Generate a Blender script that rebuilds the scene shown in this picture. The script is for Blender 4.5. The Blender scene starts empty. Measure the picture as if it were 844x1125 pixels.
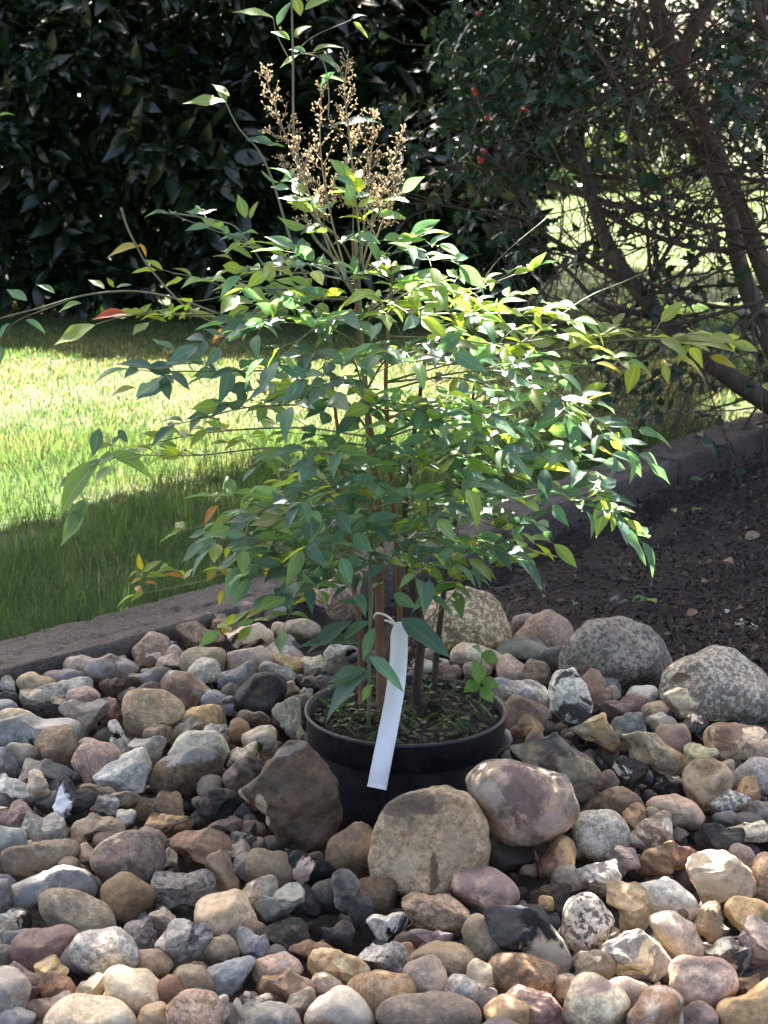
import bpy, math, random
import numpy as np
from mathutils import Vector, Matrix

random.seed(11)
rng = np.random.default_rng(11)
S = bpy.context.scene
COL = S.collection
R = math.radians

# ------------------------------------------------------------------ camera
F = 1820.0                      # focal length in pixels of the 844 x 1125 photograph
PITCH = R(13.5)
CAM = np.array([0.0, 0.0, 1.033])
FW = np.array([0, math.cos(PITCH), -math.sin(PITCH)])
UP = np.array([0, math.sin(PITCH), math.cos(PITCH)])
RT = np.array([1.0, 0, 0])
cd = bpy.data.cameras.new('camera')
cam = bpy.data.objects.new('camera', cd)
COL.objects.link(cam)
cam.location = CAM
cam.rotation_euler = (math.pi / 2 - PITCH, 0, 0)
cd.sensor_fit = 'VERTICAL'
cd.sensor_height = 36
cd.lens = 36 * F / 1125
cd.clip_start = 0.05
cd.clip_end = 600
cd.dof.use_dof = True
cd.dof.focus_distance = 2.5
cd.dof.aperture_fstop = 14.0
S.camera = cam

# ------------------------------------------------------------------ light
SUN_EL, SUN_AZ = R(48), R(-8)     # behind the plant, slightly to the left
SUN = np.array([math.sin(SUN_AZ) * math.cos(SUN_EL), math.cos(SUN_AZ) * math.cos(SUN_EL), math.sin(SUN_EL)])
w = bpy.data.worlds.new('World')
S.world = w
w.use_nodes = True
nt = w.node_tree
sky = nt.nodes.new('ShaderNodeTexSky')
sky.sky_type = 'NISHITA'
sky.sun_disc = False
sky.sun_elevation = SUN_EL
sky.sun_rotation = SUN_AZ
sky.dust_density = 6.0
sky.air_density = 0.75
sky.ozone_density = 0.4
nt.links.new(sky.outputs[0], nt.nodes['Background'].inputs[0])
nt.nodes['Background'].inputs[1].default_value = 0.058
ld = bpy.data.lights.new('sun', 'SUN')
ld.energy = 5.0
ld.angle = R(0.53)
ld.color = (1.0, 0.93, 0.82)
lo = bpy.data.objects.new('sun', ld)
COL.objects.link(lo)
lo.rotation_euler = Vector(-SUN).to_track_quat('-Z', 'Y').to_euler()
S.view_settings.view_transform = 'Standard'
S.view_settings.look = 'None'
S.view_settings.gamma = 1
S.view_settings.exposure = 3.3
S.cycles.max_bounces = 6
S.cycles.transparent_max_bounces = 4

# ------------------------------------------------------------------ helpers
def P(px, py, d):
    """world point seen at a photo pixel, d metres along the camera axis"""
    return CAM + d * (FW + (px - 422) / F * RT - (py - 562.5) / F * UP)

def G(px, py, z=0.0):
    """world point where the ray of a photo pixel meets height z"""
    v = FW + (px - 422) / F * RT - (py - 562.5) / F * UP
    return CAM + (z - CAM[2]) / v[2] * v

def proj(p):
    q = np.asarray(p, float) - CAM
    d = q @ FW
    return 422 + F * (q @ RT) / d, 562.5 - F * (q @ UP) / d, d

def norm(v):
    v = np.asarray(v, float)
    return v / np.maximum(np.linalg.norm(v, axis=-1, keepdims=True), 1e-9)

def mesh_np(name, verts, faces, smooth=True):
    """faces: list of (M,k) int arrays"""
    me = bpy.data.meshes.new(name)
    verts = np.asarray(verts, np.float32)
    me.vertices.add(len(verts))
    me.vertices.foreach_set('co', verts.ravel())
    if isinstance(faces, np.ndarray):
        faces = [faces]
    faces = [np.asarray(f, np.int32) for f in faces if len(f)]
    loops = np.concatenate([f.ravel() for f in faces])
    tot = np.concatenate([np.full(len(f), f.shape[1], np.int32) for f in faces])
    start = np.concatenate([[0], np.cumsum(tot)[:-1]]).astype(np.int32)
    me.loops.add(len(loops))
    me.loops.foreach_set('vertex_index', loops)
    me.polygons.add(len(tot))
    me.polygons.foreach_set('loop_start', start)
    me.polygons.foreach_set('loop_total', tot)
    me.polygons.foreach_set('use_smooth', np.full(len(tot), smooth))
    me.update()
    me.validate()
    return me

def link(name, me, mat, parent=None):
    o = bpy.data.objects.new(name, me)
    COL.objects.link(o)
    if mat is not None and me is not None and not me.materials:
        me.materials.append(mat)
    if parent is not None:
        o.parent = parent
    return o

def tag(o, label, cat, group=None):
    o['label'] = label
    o['category'] = cat
    if group:
        o['group'] = group
    return o

def empty(name, loc=(0, 0, 0)):
    o = bpy.data.objects.new(name, None)
    COL.objects.link(o)
    o.location = loc
    o.empty_display_size = 0.05
    return o

def parent_keep(o, par):
    """children are built in world space: undo the parent's plain translation"""
    o.parent = par
    o.matrix_parent_inverse = Matrix.Translation(-Vector(par.location))

class Buf:
    def __init__(s):
        s.v, s.f, s.n = [], {}, 0
    def add(s, v, f):
        v = np.asarray(v, float)
        f = np.asarray(f, int)
        s.v.append(v)
        s.f.setdefault(f.shape[1], []).append(f + s.n)
        s.n += len(v)
    def mesh(s, name, smooth=True):
        return mesh_np(name, np.concatenate(s.v), [np.concatenate(x) for x in s.f.values()], smooth)

def tube(buf, pts, rad, sides=6):
    pts = np.asarray(pts, float)
    n = len(pts)
    rad = np.interp(np.linspace(0, 1, n), np.linspace(0, 1, len(rad)), rad) if np.ndim(rad) else np.full(n, rad)
    T = norm(np.gradient(pts, axis=0))
    ref = np.array([0.3, 1.0, 0.1]) if abs(T[0] @ np.array([0.3, 1, 0.1])) < 0.9 else np.array([1.0, 0, 0])
    A = norm(np.cross(T, ref))
    B = np.cross(T, A)
    a = np.linspace(0, 2 * math.pi, sides, endpoint=False)
    v = pts[:, None] + rad[:, None, None] * (np.cos(a)[None, :, None] * A[:, None] + np.sin(a)[None, :, None] * B[:, None])
    i = np.arange(n - 1)[:, None] * sides
    j = np.arange(sides)[None]
    k = (np.arange(sides)[None] + 1) % sides
    q = np.stack([i + j, i + k, i + sides + k, i + sides + j], -1).reshape(-1, 4)
    buf.add(v.reshape(-1, 3), q)
    for base, order in ((0, -1), ((n - 1) * sides, 1)):
        idx = (base + np.arange(sides))[::order]
        s_ = buf.n - n * sides
        buf.f.setdefault(sides, []).append((idx + s_)[None])

def smooth_path(pts, n):
    """Catmull-Rom through pts"""
    pts = np.asarray(pts, float)
    if len(pts) < 3:
        t = np.linspace(0, 1, n)[:, None]
        return pts[0] * (1 - t) + pts[-1] * t
    p = np.vstack([2 * pts[0] - pts[1], pts, 2 * pts[-1] - pts[-2]])
    out = []
    for u in np.linspace(0, len(pts) - 1 - 1e-6, n):
        i = int(u)
        t = u - i
        a, b, c, d = p[i], p[i + 1], p[i + 2], p[i + 3]
        out.append(0.5 * (2 * b + (c - a) * t + (2 * a - 5 * b + 4 * c - d) * t * t + (3 * b - a - 3 * c + d) * t ** 3))
    return np.array(out)

def waves(p, scale, seed, n=14):
    """cheap smooth noise: a sum of random sine waves, about -1..1"""
    g = np.random.default_rng(seed)
    k = g.normal(size=(n, p.shape[1])) * scale
    ph = g.uniform(0, 6.28, n)
    return np.sin(p @ k.T + ph).sum(1) / math.sqrt(n)

def leaf_shape(nl=6, width=0.34, fold=0.18, arch=0.25, peak=0.42, wave=0.0, spiny=0):
    """leaf along +x of length 1, folded at the midrib, tip arching down"""
    t = np.linspace(0, 1, nl + 1)
    wprof = np.where(t < peak, np.sin(t / peak * math.pi / 2) ** 0.8, np.cos((t - peak) / (1 - peak) * math.pi / 2) ** 1.15)
    hw = width / 2 * np.maximum(wprof, 0.012)
    if spiny:
        hw = hw * (1 + 0.35 * np.where(np.arange(nl + 1) % 2 == 1, 1, -0.75) * (t > 0.05) * (t < 0.97))
    v = []
    for i in range(nl + 1):
        x = t[i] - 0.1 * arch * t[i] ** 2
        z = -arch * t[i] ** 2 * 0.9 + 0.12 * arch
        ww = wave * math.sin(t[i] * 9)
        v += [(x, hw[i], z + fold * hw[i] * 2 + ww * hw[i]), (x, 0, z), (x, -hw[i], z + fold * hw[i] * 2 - ww * hw[i])]
    f = []
    for i in range(nl):
        a = i * 3
        f += [(a, a + 3, a + 4, a + 1), (a + 1, a + 4, a + 5, a + 2)]
    return np.array(v), np.array(f)[:, ::-1]

def leaf_frames(T, N):
    X = norm(T)
    Z = N - (N * X).sum(-1, keepdims=True) * X
    Z = norm(Z)
    Y = np.cross(Z, X)
    return X, Y, Z

def scatter(buf, tmpl, pos, T, N, L, W=None):
    """many copies of a leaf template into one buffer"""
    V, Fc = tmpl
    X, Y, Z = leaf_frames(np.asarray(T, float), np.asarray(N, float))
    L = np.asarray(L, float)[:, None, None]
    Wy = L if W is None else np.asarray(W, float)[:, None, None]
    v = np.asarray(pos)[:, None] + L * V[None, :, :1] * X[:, None] + Wy * V[None, :, 1:2] * Y[:, None] + L * V[None, :, 2:] * Z[:, None]
    n = len(pos)
    f = (Fc[None] + (np.arange(n) * len(V))[:, None, None]).reshape(-1, Fc.shape[1])
    buf.add(v.reshape(-1, 3), f)

def ribs(me):
    """0 along the midrib, 1 at the margin"""
    a = me.attributes.new('margin', 'FLOAT', 'POINT')
    n = len(me.vertices)
    a.data.foreach_set('value', np.tile([1.0, 0.0, 1.0], n // 3 + 1)[:n].astype(np.float32))
    return me

def place_leaf(o, pos, T, N, L):
    X, Y, Z = leaf_frames(np.asarray([T], float), np.asarray([N], float))
    m = Matrix.Identity(4)
    for i in range(3):
        m[i][0], m[i][1], m[i][2], m[i][3] = X[0][i] * L, Y[0][i] * L, Z[0][i] * L, pos[i]
    o.matrix_basis = m

# ------------------------------------------------------------------ materials
class Mat:
    def __init__(s, name):
        s.m = bpy.data.materials.new(name)
        s.m.use_nodes = True
        s.t = s.m.node_tree
        s.b = s.t.nodes['Principled BSDF']
        s.out = s.t.nodes['Material Output']
    def n(s, typ, **kw):
        nd = s.t.nodes.new(typ)
        for k, v in kw.items():
            if k.startswith('i_'):
                nd.inputs[k[2:].replace('_', ' ')].default_value = v
            else:
                setattr(nd, k, v)
        return nd
    def l(s, a, b):
        s.t.links.new(a, b)
    def noise(s, vec, scale, detail=4, rough=0.6, dist=0.0):
        nd = s.n('ShaderNodeTexNoise')
        nd.inputs['Scale'].default_value = scale
        nd.inputs['Detail'].default_value = detail
        nd.inputs['Roughness'].default_value = rough
        nd.inputs['Distortion'].default_value = dist
        if vec is not None:
            s.l(vec, nd.inputs['Vector'])
        return nd.outputs['Fac']
    def ramp(s, fac, a, b, lo=0.0, hi=1.0):
        nd = s.n('ShaderNodeMapRange')
        nd.inputs['From Min'].default_value = a
        nd.inputs['From Max'].default_value = b
        nd.inputs['To Min'].default_value = lo
        nd.inputs['To Max'].default_value = hi
        s.l(fac, nd.inputs['Value'])
        return nd.outputs['Result']
    def mix(s, fac, a, b, mode='MIX'):
        nd = s.n('ShaderNodeMix', data_type='RGBA', blend_type=mode)
        for val, sock in ((fac, nd.inputs[0]), (a, nd.inputs[6]), (b, nd.inputs[7])):
            if hasattr(val, 'is_output'):
                s.l(val, sock)
            elif sock == nd.inputs[0]:
                sock.default_value = val
            else:
                sock.default_value = (*val, 1)
        return nd.outputs[2]
    def grey(s, fac):
        nd = s.n('ShaderNodeCombineColor')
        for i in range(3):
            s.l(fac, nd.inputs[i])
        return nd.outputs[0]
    def bump(s, h, strength, dist=0.01, prev=None):
        nd = s.n('ShaderNodeBump')
        nd.inputs['Strength'].default_value = strength
        nd.inputs['Distance'].default_value = dist
        s.l(h, nd.inputs['Height'])
        if prev is not None:
            s.l(prev, nd.inputs['Normal'])
        return nd.outputs['Normal']

def leaf_material(name, col, col2, trans=(0.3, 0.4, 0.05), tfac=0.35, rough=0.35, use_obj=False, spec=0.5, vein=True):
    """two-tone leaf with light coming through it"""
    M = Mat(name)
    isl = M.n('ShaderNodeNewGeometry').outputs['Random Per Island']
    oi = M.n('ShaderNodeObjectInfo')
    tc = M.n('ShaderNodeTexCoord').outputs['Object']
    if use_obj:
        c = oi.outputs['Color']
        nz = M.noise(tc, 6, 3)
        c = M.mix(M.ramp(nz, 0.3, 0.75, 0, 0.18), c, (0.10, 0.15, 0.03))
        c = M.mix(0.6, c, M.grey(M.ramp(oi.outputs['Random'], 0, 1, 0.6, 1.25)), 'MULTIPLY')
    else:
        c = M.mix(isl, col, col2)
        nz = M.noise(tc, 9, 3)
        c = M.mix(0.7, c, M.grey(M.ramp(nz, 0.3, 0.7, 0.6, 1.3)), 'MULTIPLY')
    mg = M.n('ShaderNodeAttribute', attribute_type='GEOMETRY', attribute_name='margin').outputs['Fac']
    if vein:
        c = M.mix(M.ramp(mg, 0.16, 0.05, 0, 0.5), c, M.mix(1.0, c, (1.9, 1.8, 1.7), 'MULTIPLY'))
        c = M.mix(M.ramp(M.noise(tc, 40 if not use_obj else 9, 3, .6), .62, .70, 0, .55), c, M.mix(1.0, c, (1.25, .85, .55), 'MULTIPLY'))
    M.l(c, M.b.inputs['Base Color'])
    M.b.inputs['Roughness'].default_value = rough
    M.b.inputs['Specular IOR Level'].default_value = spec
    tr = M.n('ShaderNodeBsdfTranslucent')
    tcol = M.mix(0.7, c, trans, 'ADD') if not use_obj else M.mix(1.0, M.mix(1.0, c, (2.6, 2.5, 1.3), 'MULTIPLY'), (0.02, 0.03, 0.0), 'ADD')
    M.l(tcol, tr.inputs['Color'])
    mx = M.n('ShaderNodeMixShader')
    mx.inputs[0].default_value = tfac
    M.l(M.b.outputs[0], mx.inputs[1])
    M.l(tr.outputs[0], mx.inputs[2])
    M.l(mx.outputs[0], M.out.inputs['Surface'])
    return M.m

def bark_material(name, c1, c2, scale=40, rough=0.85, bump=0.6):
    M = Mat(name)
    tc = M.n('ShaderNodeTexCoord').outputs['Object']
    mp = M.n('ShaderNodeMapping')
    mp.inputs['Scale'].default_value = (1, 1, 0.25)
    M.l(tc, mp.inputs['Vector'])
    a = M.noise(mp.outputs[0], scale, 6, 0.7)
    c = M.mix(M.ramp(a, 0.35, 0.7), c1, c2)
    M.l(c, M.b.inputs['Base Color'])
    M.b.inputs['Roughness'].default_value = rough
    M.l(M.bump(a, bump, 0.01), M.b.inputs['Normal'])
    return M.m
# ------------------------------------------------------------------ the ground
def kind(o, k):
    o['kind'] = k
    return o

# kerb line on the ground, from its near end beyond the frame to its far end
KERB = np.array([0.012, -0.016]) + np.array([(-1.75, 2.42), (-1.15, 2.70), (-0.70, 3.06), (-0.24, 3.55), (0.25, 4.16), (0.78, 4.88), (1.38, 5.66), (2.0, 6.35), (2.8, 7.0)])
kpath = smooth_path(np.c_[KERB, np.zeros(len(KERB))], 120)[:, :2]

def kerb_side(xy):
    """signed distance to the kerb centre line, positive on the lawn side"""
    xy = np.atleast_2d(xy)
    d2 = ((xy[:, None] - kpath[None]) ** 2).sum(-1)
    i = d2.argmin(1)
    t = norm(np.gradient(kpath, axis=0))[i]
    r = xy - kpath[i]
    return (t[:, 0] * r[:, 1] - t[:, 1] * r[:, 0])

M = Mat('earth')
tc = M.n('ShaderNodeTexCoord').outputs['Object']
a = M.noise(tc, 14, 8, 0.7)
b = M.noise(tc, 90, 4, 0.7)
c = M.mix(M.ramp(a, 0.35, 0.7), (0.020, 0.0145, 0.011), (0.052, 0.037, 0.027))
c = M.mix(M.ramp(b, 0.62, 0.72, 0, 0.6), c, (0.10, 0.075, 0.055))
M.l(c, M.b.inputs['Base Color'])
M.b.inputs['Roughness'].default_value = 0.95
M.l(M.bump(b, 0.9, 0.012, M.bump(a, 0.6, 0.03)), M.b.inputs['Normal'])
m_earth = M.m

M = Mat('turf')
tc = M.n('ShaderNodeTexCoord').outputs['Object']
a = M.noise(tc, 3, 6, 0.7)
b = M.noise(tc, 40, 4, 0.7)
c = M.mix(M.ramp(a, 0.35, 0.65), (0.050, 0.075, 0.018), (0.085, 0.10, 0.035))
c = M.mix(M.ramp(b, 0.5, 0.75, 0, 0.7), c, (0.035, 0.035, 0.018))
M.l(c, M.b.inputs['Base Color'])
M.b.inputs['Roughness'].default_value = 0.95
M.l(M.bump(b, 0.8, 0.03), M.b.inputs['Normal'])
m_turf = M.m

g = 300
kind(link('ground', mesh_np('ground', [(-g, -g, -0.16), (g, -g, -0.16), (g, g, -0.16), (-g, g, -0.16)], np.array([(0, 1, 2, 3)])), m_earth), 'structure')

# lawn: one sheet from the kerb to the horizon
near = kpath
fan = np.vstack([near, [(60, 12), (160, 60), (200, 280), (-200, 280), (-160, 20), (-40, 2.0)]])
bm_v = np.c_[fan, np.zeros(len(fan))]
me = mesh_np('lawn', bm_v, [np.arange(len(fan))[None]], False)
kind(link('lawn', me, m_turf), 'structure')

# soil bed: a bumpy sheet on the near side of the kerb
nx, ny = 190, 200
gx, gy = np.meshgrid(np.linspace(-2.2, 3.2, nx), np.linspace(0.6, 6.8, ny))
xy = np.c_[gx.ravel(), gy.ravel()]
ks = kerb_side(xy)
p3 = np.c_[xy, np.zeros(len(xy))]
hz = 0.010 * waves(xy, 9, 3) + 0.008 * waves(xy, 24, 4) + 0.005 * waves(xy, 60, 5)
hz += -0.055 - 0.02 * np.exp(-(ks + 0.14) ** 2 / 0.006)
hz -= 0.07 * np.exp(-((xy[:, 0] + 0.0) ** 2 / 0.10 + (xy[:, 1] - 2.3) ** 2 / 0.12))
hz = np.where(ks > -0.02, -0.12, hz)
idx = np.arange(nx * ny).reshape(ny, nx)
q = np.stack([idx[:-1, :-1], idx[:-1, 1:], idx[1:, 1:], idx[1:, :-1]], -1).reshape(-1, 4)
q = q[(ks[q].min(1) < 0.05)]
kind(link('soil_bed', mesh_np('soil_bed', np.c_[xy, hz], q), m_earth), 'structure')

# ------------------------------------------------------------------ kerb of rough edging stones
M = Mat('kerb_concrete')
tc = M.n('ShaderNodeTexCoord').outputs['Object']
a = M.noise(tc, 8, 6, 0.7)
b = M.noise(tc, 130, 5, 0.75)
v = M.n('ShaderNodeTexVoronoi')
v.inputs['Scale'].default_value = 75
M.l(tc, v.inputs['Vector'])
c = M.mix(M.ramp(a, 0.35, 0.65), (0.120, 0.098, 0.080), (0.19, 0.158, 0.130))
c = M.mix(M.ramp(b, 0.48, 0.62, 0, 0.85), c, (0.058, 0.046, 0.038))
c = M.mix(M.ramp(v.outputs['Distance'], 0.16, 0.05, 0, 0.8), c, (0.36, 0.32, 0.29))
M.l(c, M.b.inputs['Base Color'])
M.b.inputs['Roughness'].default_value = 0.92
M.l(M.bump(b, 1.0, 0.010, M.bump(v.outputs['Distance'], 0.4, 0.006)), M.b.inputs['Normal'])
m_kerb = M.m

kerb = empty('kerb', (float(kpath[40][0]), float(kpath[40][1]), 0))
kerb['kind'] = 'structure'
klen = np.r_[0, np.cumsum(np.linalg.norm(np.diff(kpath, axis=0), axis=1))]
def kat(s):
    return np.array([np.interp(s, klen, kpath[:, 0]), np.interp(s, klen, kpath[:, 1])])
kt = norm(np.gradient(kpath, axis=0))
def kn(s):
    t = np.array([np.interp(s, klen, kt[:, 0]), np.interp(s, klen, kt[:, 1])])
    return np.array([-t[1], t[0]])
s = 0.02
bi = 0
while s < klen[-1] - 0.3:
    L = 0.90
    nu, prof = 60, []
    hw, top, bot, cr = 0.085, 0.026, -0.10, 0.008
    def edge(p0, p1, n):
        return [tuple(np.array(p0) * (1 - t) + np.array(p1) * t) for t in np.linspace(0, 1, n, endpoint=False)]
    prof = edge((-hw, bot), (-hw, top - cr), 7) + edge((-hw, top - cr), (-hw + cr, top), 3) + edge((-hw + cr, top), (hw - cr, top), 16) + edge((hw - cr, top), (hw, top - cr), 3) + edge((hw, top - cr), (hw, bot), 4) + [(hw, bot)]
    prof = np.array(prof)
    vs = []
    for u in np.linspace(s + 0.003, s + L - 0.003, nu):
        c_, n_ = kat(u), kn(u)
        for o_, z_ in prof:
            vs.append((*(c_ + n_ * o_), z_))
    vs = np.array(vs)
    d = 0.0016 * waves(vs, 25, 40 + bi) + 0.0022 * waves(vs, 80, 50 + bi) + 0.0024 * waves(vs, 170, 60 + bi)
    ctr = np.repeat(np.array([(*kat(u), 0.0) for u in np.linspace(s + 0.003, s + L - 0.003, nu)]), len(prof), 0)
    vs += norm(vs - ctr) * (d * 1.2)[:, None]
    vs[:, 2] += 0.006 * math.sin(bi * 2.1)
    k_ = len(prof)
    i = np.arange(nu - 1)[:, None] * k_
    j = np.arange(k_ - 1)[None]
    fq = np.stack([i + j, i + k_ + j, i + k_ + j + 1, i + j + 1], -1).reshape(-1, 4)
    me = mesh_np('kerb_stone', vs, [fq, np.arange(k_)[None], (np.arange(k_) + (nu - 1) * k_)[::-1][None]])
    o = link('kerb_stone', me, m_kerb)
    parent_keep(o, kerb)
    s += L
    bi += 1

# ------------------------------------------------------------------ grass
M = Mat('grass_blade')
isl = M.n('ShaderNodeNewGeometry').outputs['Random Per Island']
tc = M.n('ShaderNodeTexCoord').outputs['Object']
a = M.noise(tc, 2.2, 5, 0.7)
c = M.mix(isl, (0.028, 0.066, 0.018), (0.065, 0.115, 0.032))
dry = M.n('ShaderNodeMath', operation='ADD')
M.l(M.ramp(isl, 0.0, 1.0, -0.25, 0.25), dry.inputs[0])
M.l(a, dry.inputs[1])
sep = M.n('ShaderNodeSeparateXYZ')
M.l(tc, sep.inputs[0])
dry_sunlit = M.n('ShaderNodeMath', operation='ADD')      # drier turf, also painted paler in the sunlit patch, greener in kerb shade
M.l(dry.outputs[0], dry_sunlit.inputs[0])
M.l(M.ramp(sep.outputs['Y'], 4.3, 6.2, -0.22, 0.04), dry_sunlit.inputs[1])
dry_shaded = M.n('ShaderNodeMath', operation='ADD')  # painted greener for the hedge's shade and the far lawn
M.l(dry_sunlit.outputs[0], dry_shaded.inputs[0])
M.l(M.ramp(sep.outputs['Y'], 6.6, 8.2, 0.0, -0.17), dry_shaded.inputs[1])
dry = dry_shaded
c = M.mix(M.ramp(dry.outputs[0], 0.50, 0.70, 0, 0.85), c, (0.27, 0.225, 0.12))
M.l(c, M.b.inputs['Base Color'])
M.b.inputs['Roughness'].default_value = 0.55
tr = M.n('ShaderNodeBsdfTranslucent')
M.l(M.mix(1.0, c, (2.2, 2.1, 1.6), 'MULTIPLY'), tr.inputs['Color'])
mx = M.n('ShaderNodeMixShader')
mx.inputs[0].default_value = 0.50
M.l(M.b.outputs[0], mx.inputs[1])
M.l(tr.outputs[0], mx.inputs[2])
M.l(mx.outputs[0], M.out.inputs['Surface'])
m_grass = M.m

def grass(name, n, x0, x1, y0, y1, lo, hi, wid, edge=False, fade=True):
    xy = np.c_[rng.uniform(x0, x1, n), y0 + (y1 - y0) * rng.uniform(0, 1, n)]
    px = 422 + F * xy[:, 0] / (xy[:, 1] * math.cos(PITCH) + 0.24)
    xy = xy[(px > -130) & (px < 960)]
    ks = kerb_side(xy)
    lim = 0.060 if edge else 0.078
    xy = xy[(ks > lim + 0.02 * waves(xy, 30, 8))]
    clump = waves(xy, 14, 77)
    xy = xy[(clump > -1.1) | (rng.uniform(0, 1, len(xy)) < 0.4)]
    n = len(xy)
    h = rng.uniform(lo, hi, n) * (1 + 0.3 * waves(xy, 10, 9))
    az = rng.uniform(0, 6.28, n)
    lean = rng.uniform(0.15, 0.9, n) * h
    side = np.c_[np.cos(az), np.sin(az), np.zeros(n)]
    ld_ = np.c_[-np.sin(az), np.cos(az), np.zeros(n)] * lean[:, None]
    base = np.c_[xy, np.zeros(n) - 0.004]
    ww = (wid * rng.uniform(0.6, 1.3, n))[:, None]
    mid = base + ld_ * 0.38 + np.c_[np.zeros((n, 2)), h * 0.62]
    tip = base + ld_ + np.c_[np.zeros((n, 2)), h * 0.93]
    v = np.stack([base - side * ww, base + side * ww, mid - side * ww * 0.75, mid + side * ww * 0.75, tip], 1).reshape(-1, 3)
    b = np.arange(n)[:, None] * 5
    q = b + np.array([[0, 1, 3, 2]])
    t = b + np.array([[2, 3, 4]])
    o = link(name, mesh_np(name, v, [q, t]), m_grass)
    o['kind'] = 'stuff'
    return o
grass('grass', 110000, -1.4, 1.7, 2.7, 5.4, 0.022, 0.055, 0.0011)
grass('grass', 16000, -1.3, 1.6, 2.7, 5.2, 0.045, 0.10, 0.0013, True)
grass('grass', 170000, -2.8, 3.0, 5.2, 9.2, 0.012, 0.032, 0.0019)
grass('grass', 70000, 0.0, 8.0, 9.0, 28, 0.015, 0.045, 0.005)
# ------------------------------------------------------------------ the stones
PAL = dict(gy=(.27, .27, .275), dg=(.085, .088, .092), bg=(.20, .235, .275), pg=(.42, .42, .415), wh=(.66, .65, .61),
           ta=(.40, .31, .215), oc=(.42, .275, .125), yb=(.50, .40, .24), br=(.21, .145, .095), db=(.095, .07, .052),
           pk=(.41, .285, .235), mv=(.26, .20, .195), pu=(.25, .155, .155), bf=(.47, .39, .285), cr=(.60, .53, .41),
           bk=(.020, .022, .027), rb=(.29, .15, .10), ol=(.235, .205, .145), gg=(.27, .285, .245), ob=(.30, .20, .11),
           gt=(.30, .265, .22), lg=(.44, .425, .39), pw=(.50, .40, .34))

def earthy(c_):
    m_ = .3 * c_[0] + .55 * c_[1] + .15 * c_[2]
    k_ = 1.16 * (m_ / .26) ** .38
    r_ = tuple(k_ * (.80 * a_ + .20 * m_ * b_) * f_ for a_, b_, f_ in zip(c_, (1.12, 1.0, .80), (1.08, .985, .84)))
    return tuple(x_ * min(1, .70 / max(r_)) for x_ in r_)
PAL = {k: earthy(c_) for k, c_ in PAL.items()}
PAL['op'] = (.46, .31, .19)
PAL['hb'] = (.110, .064, .034)

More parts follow.
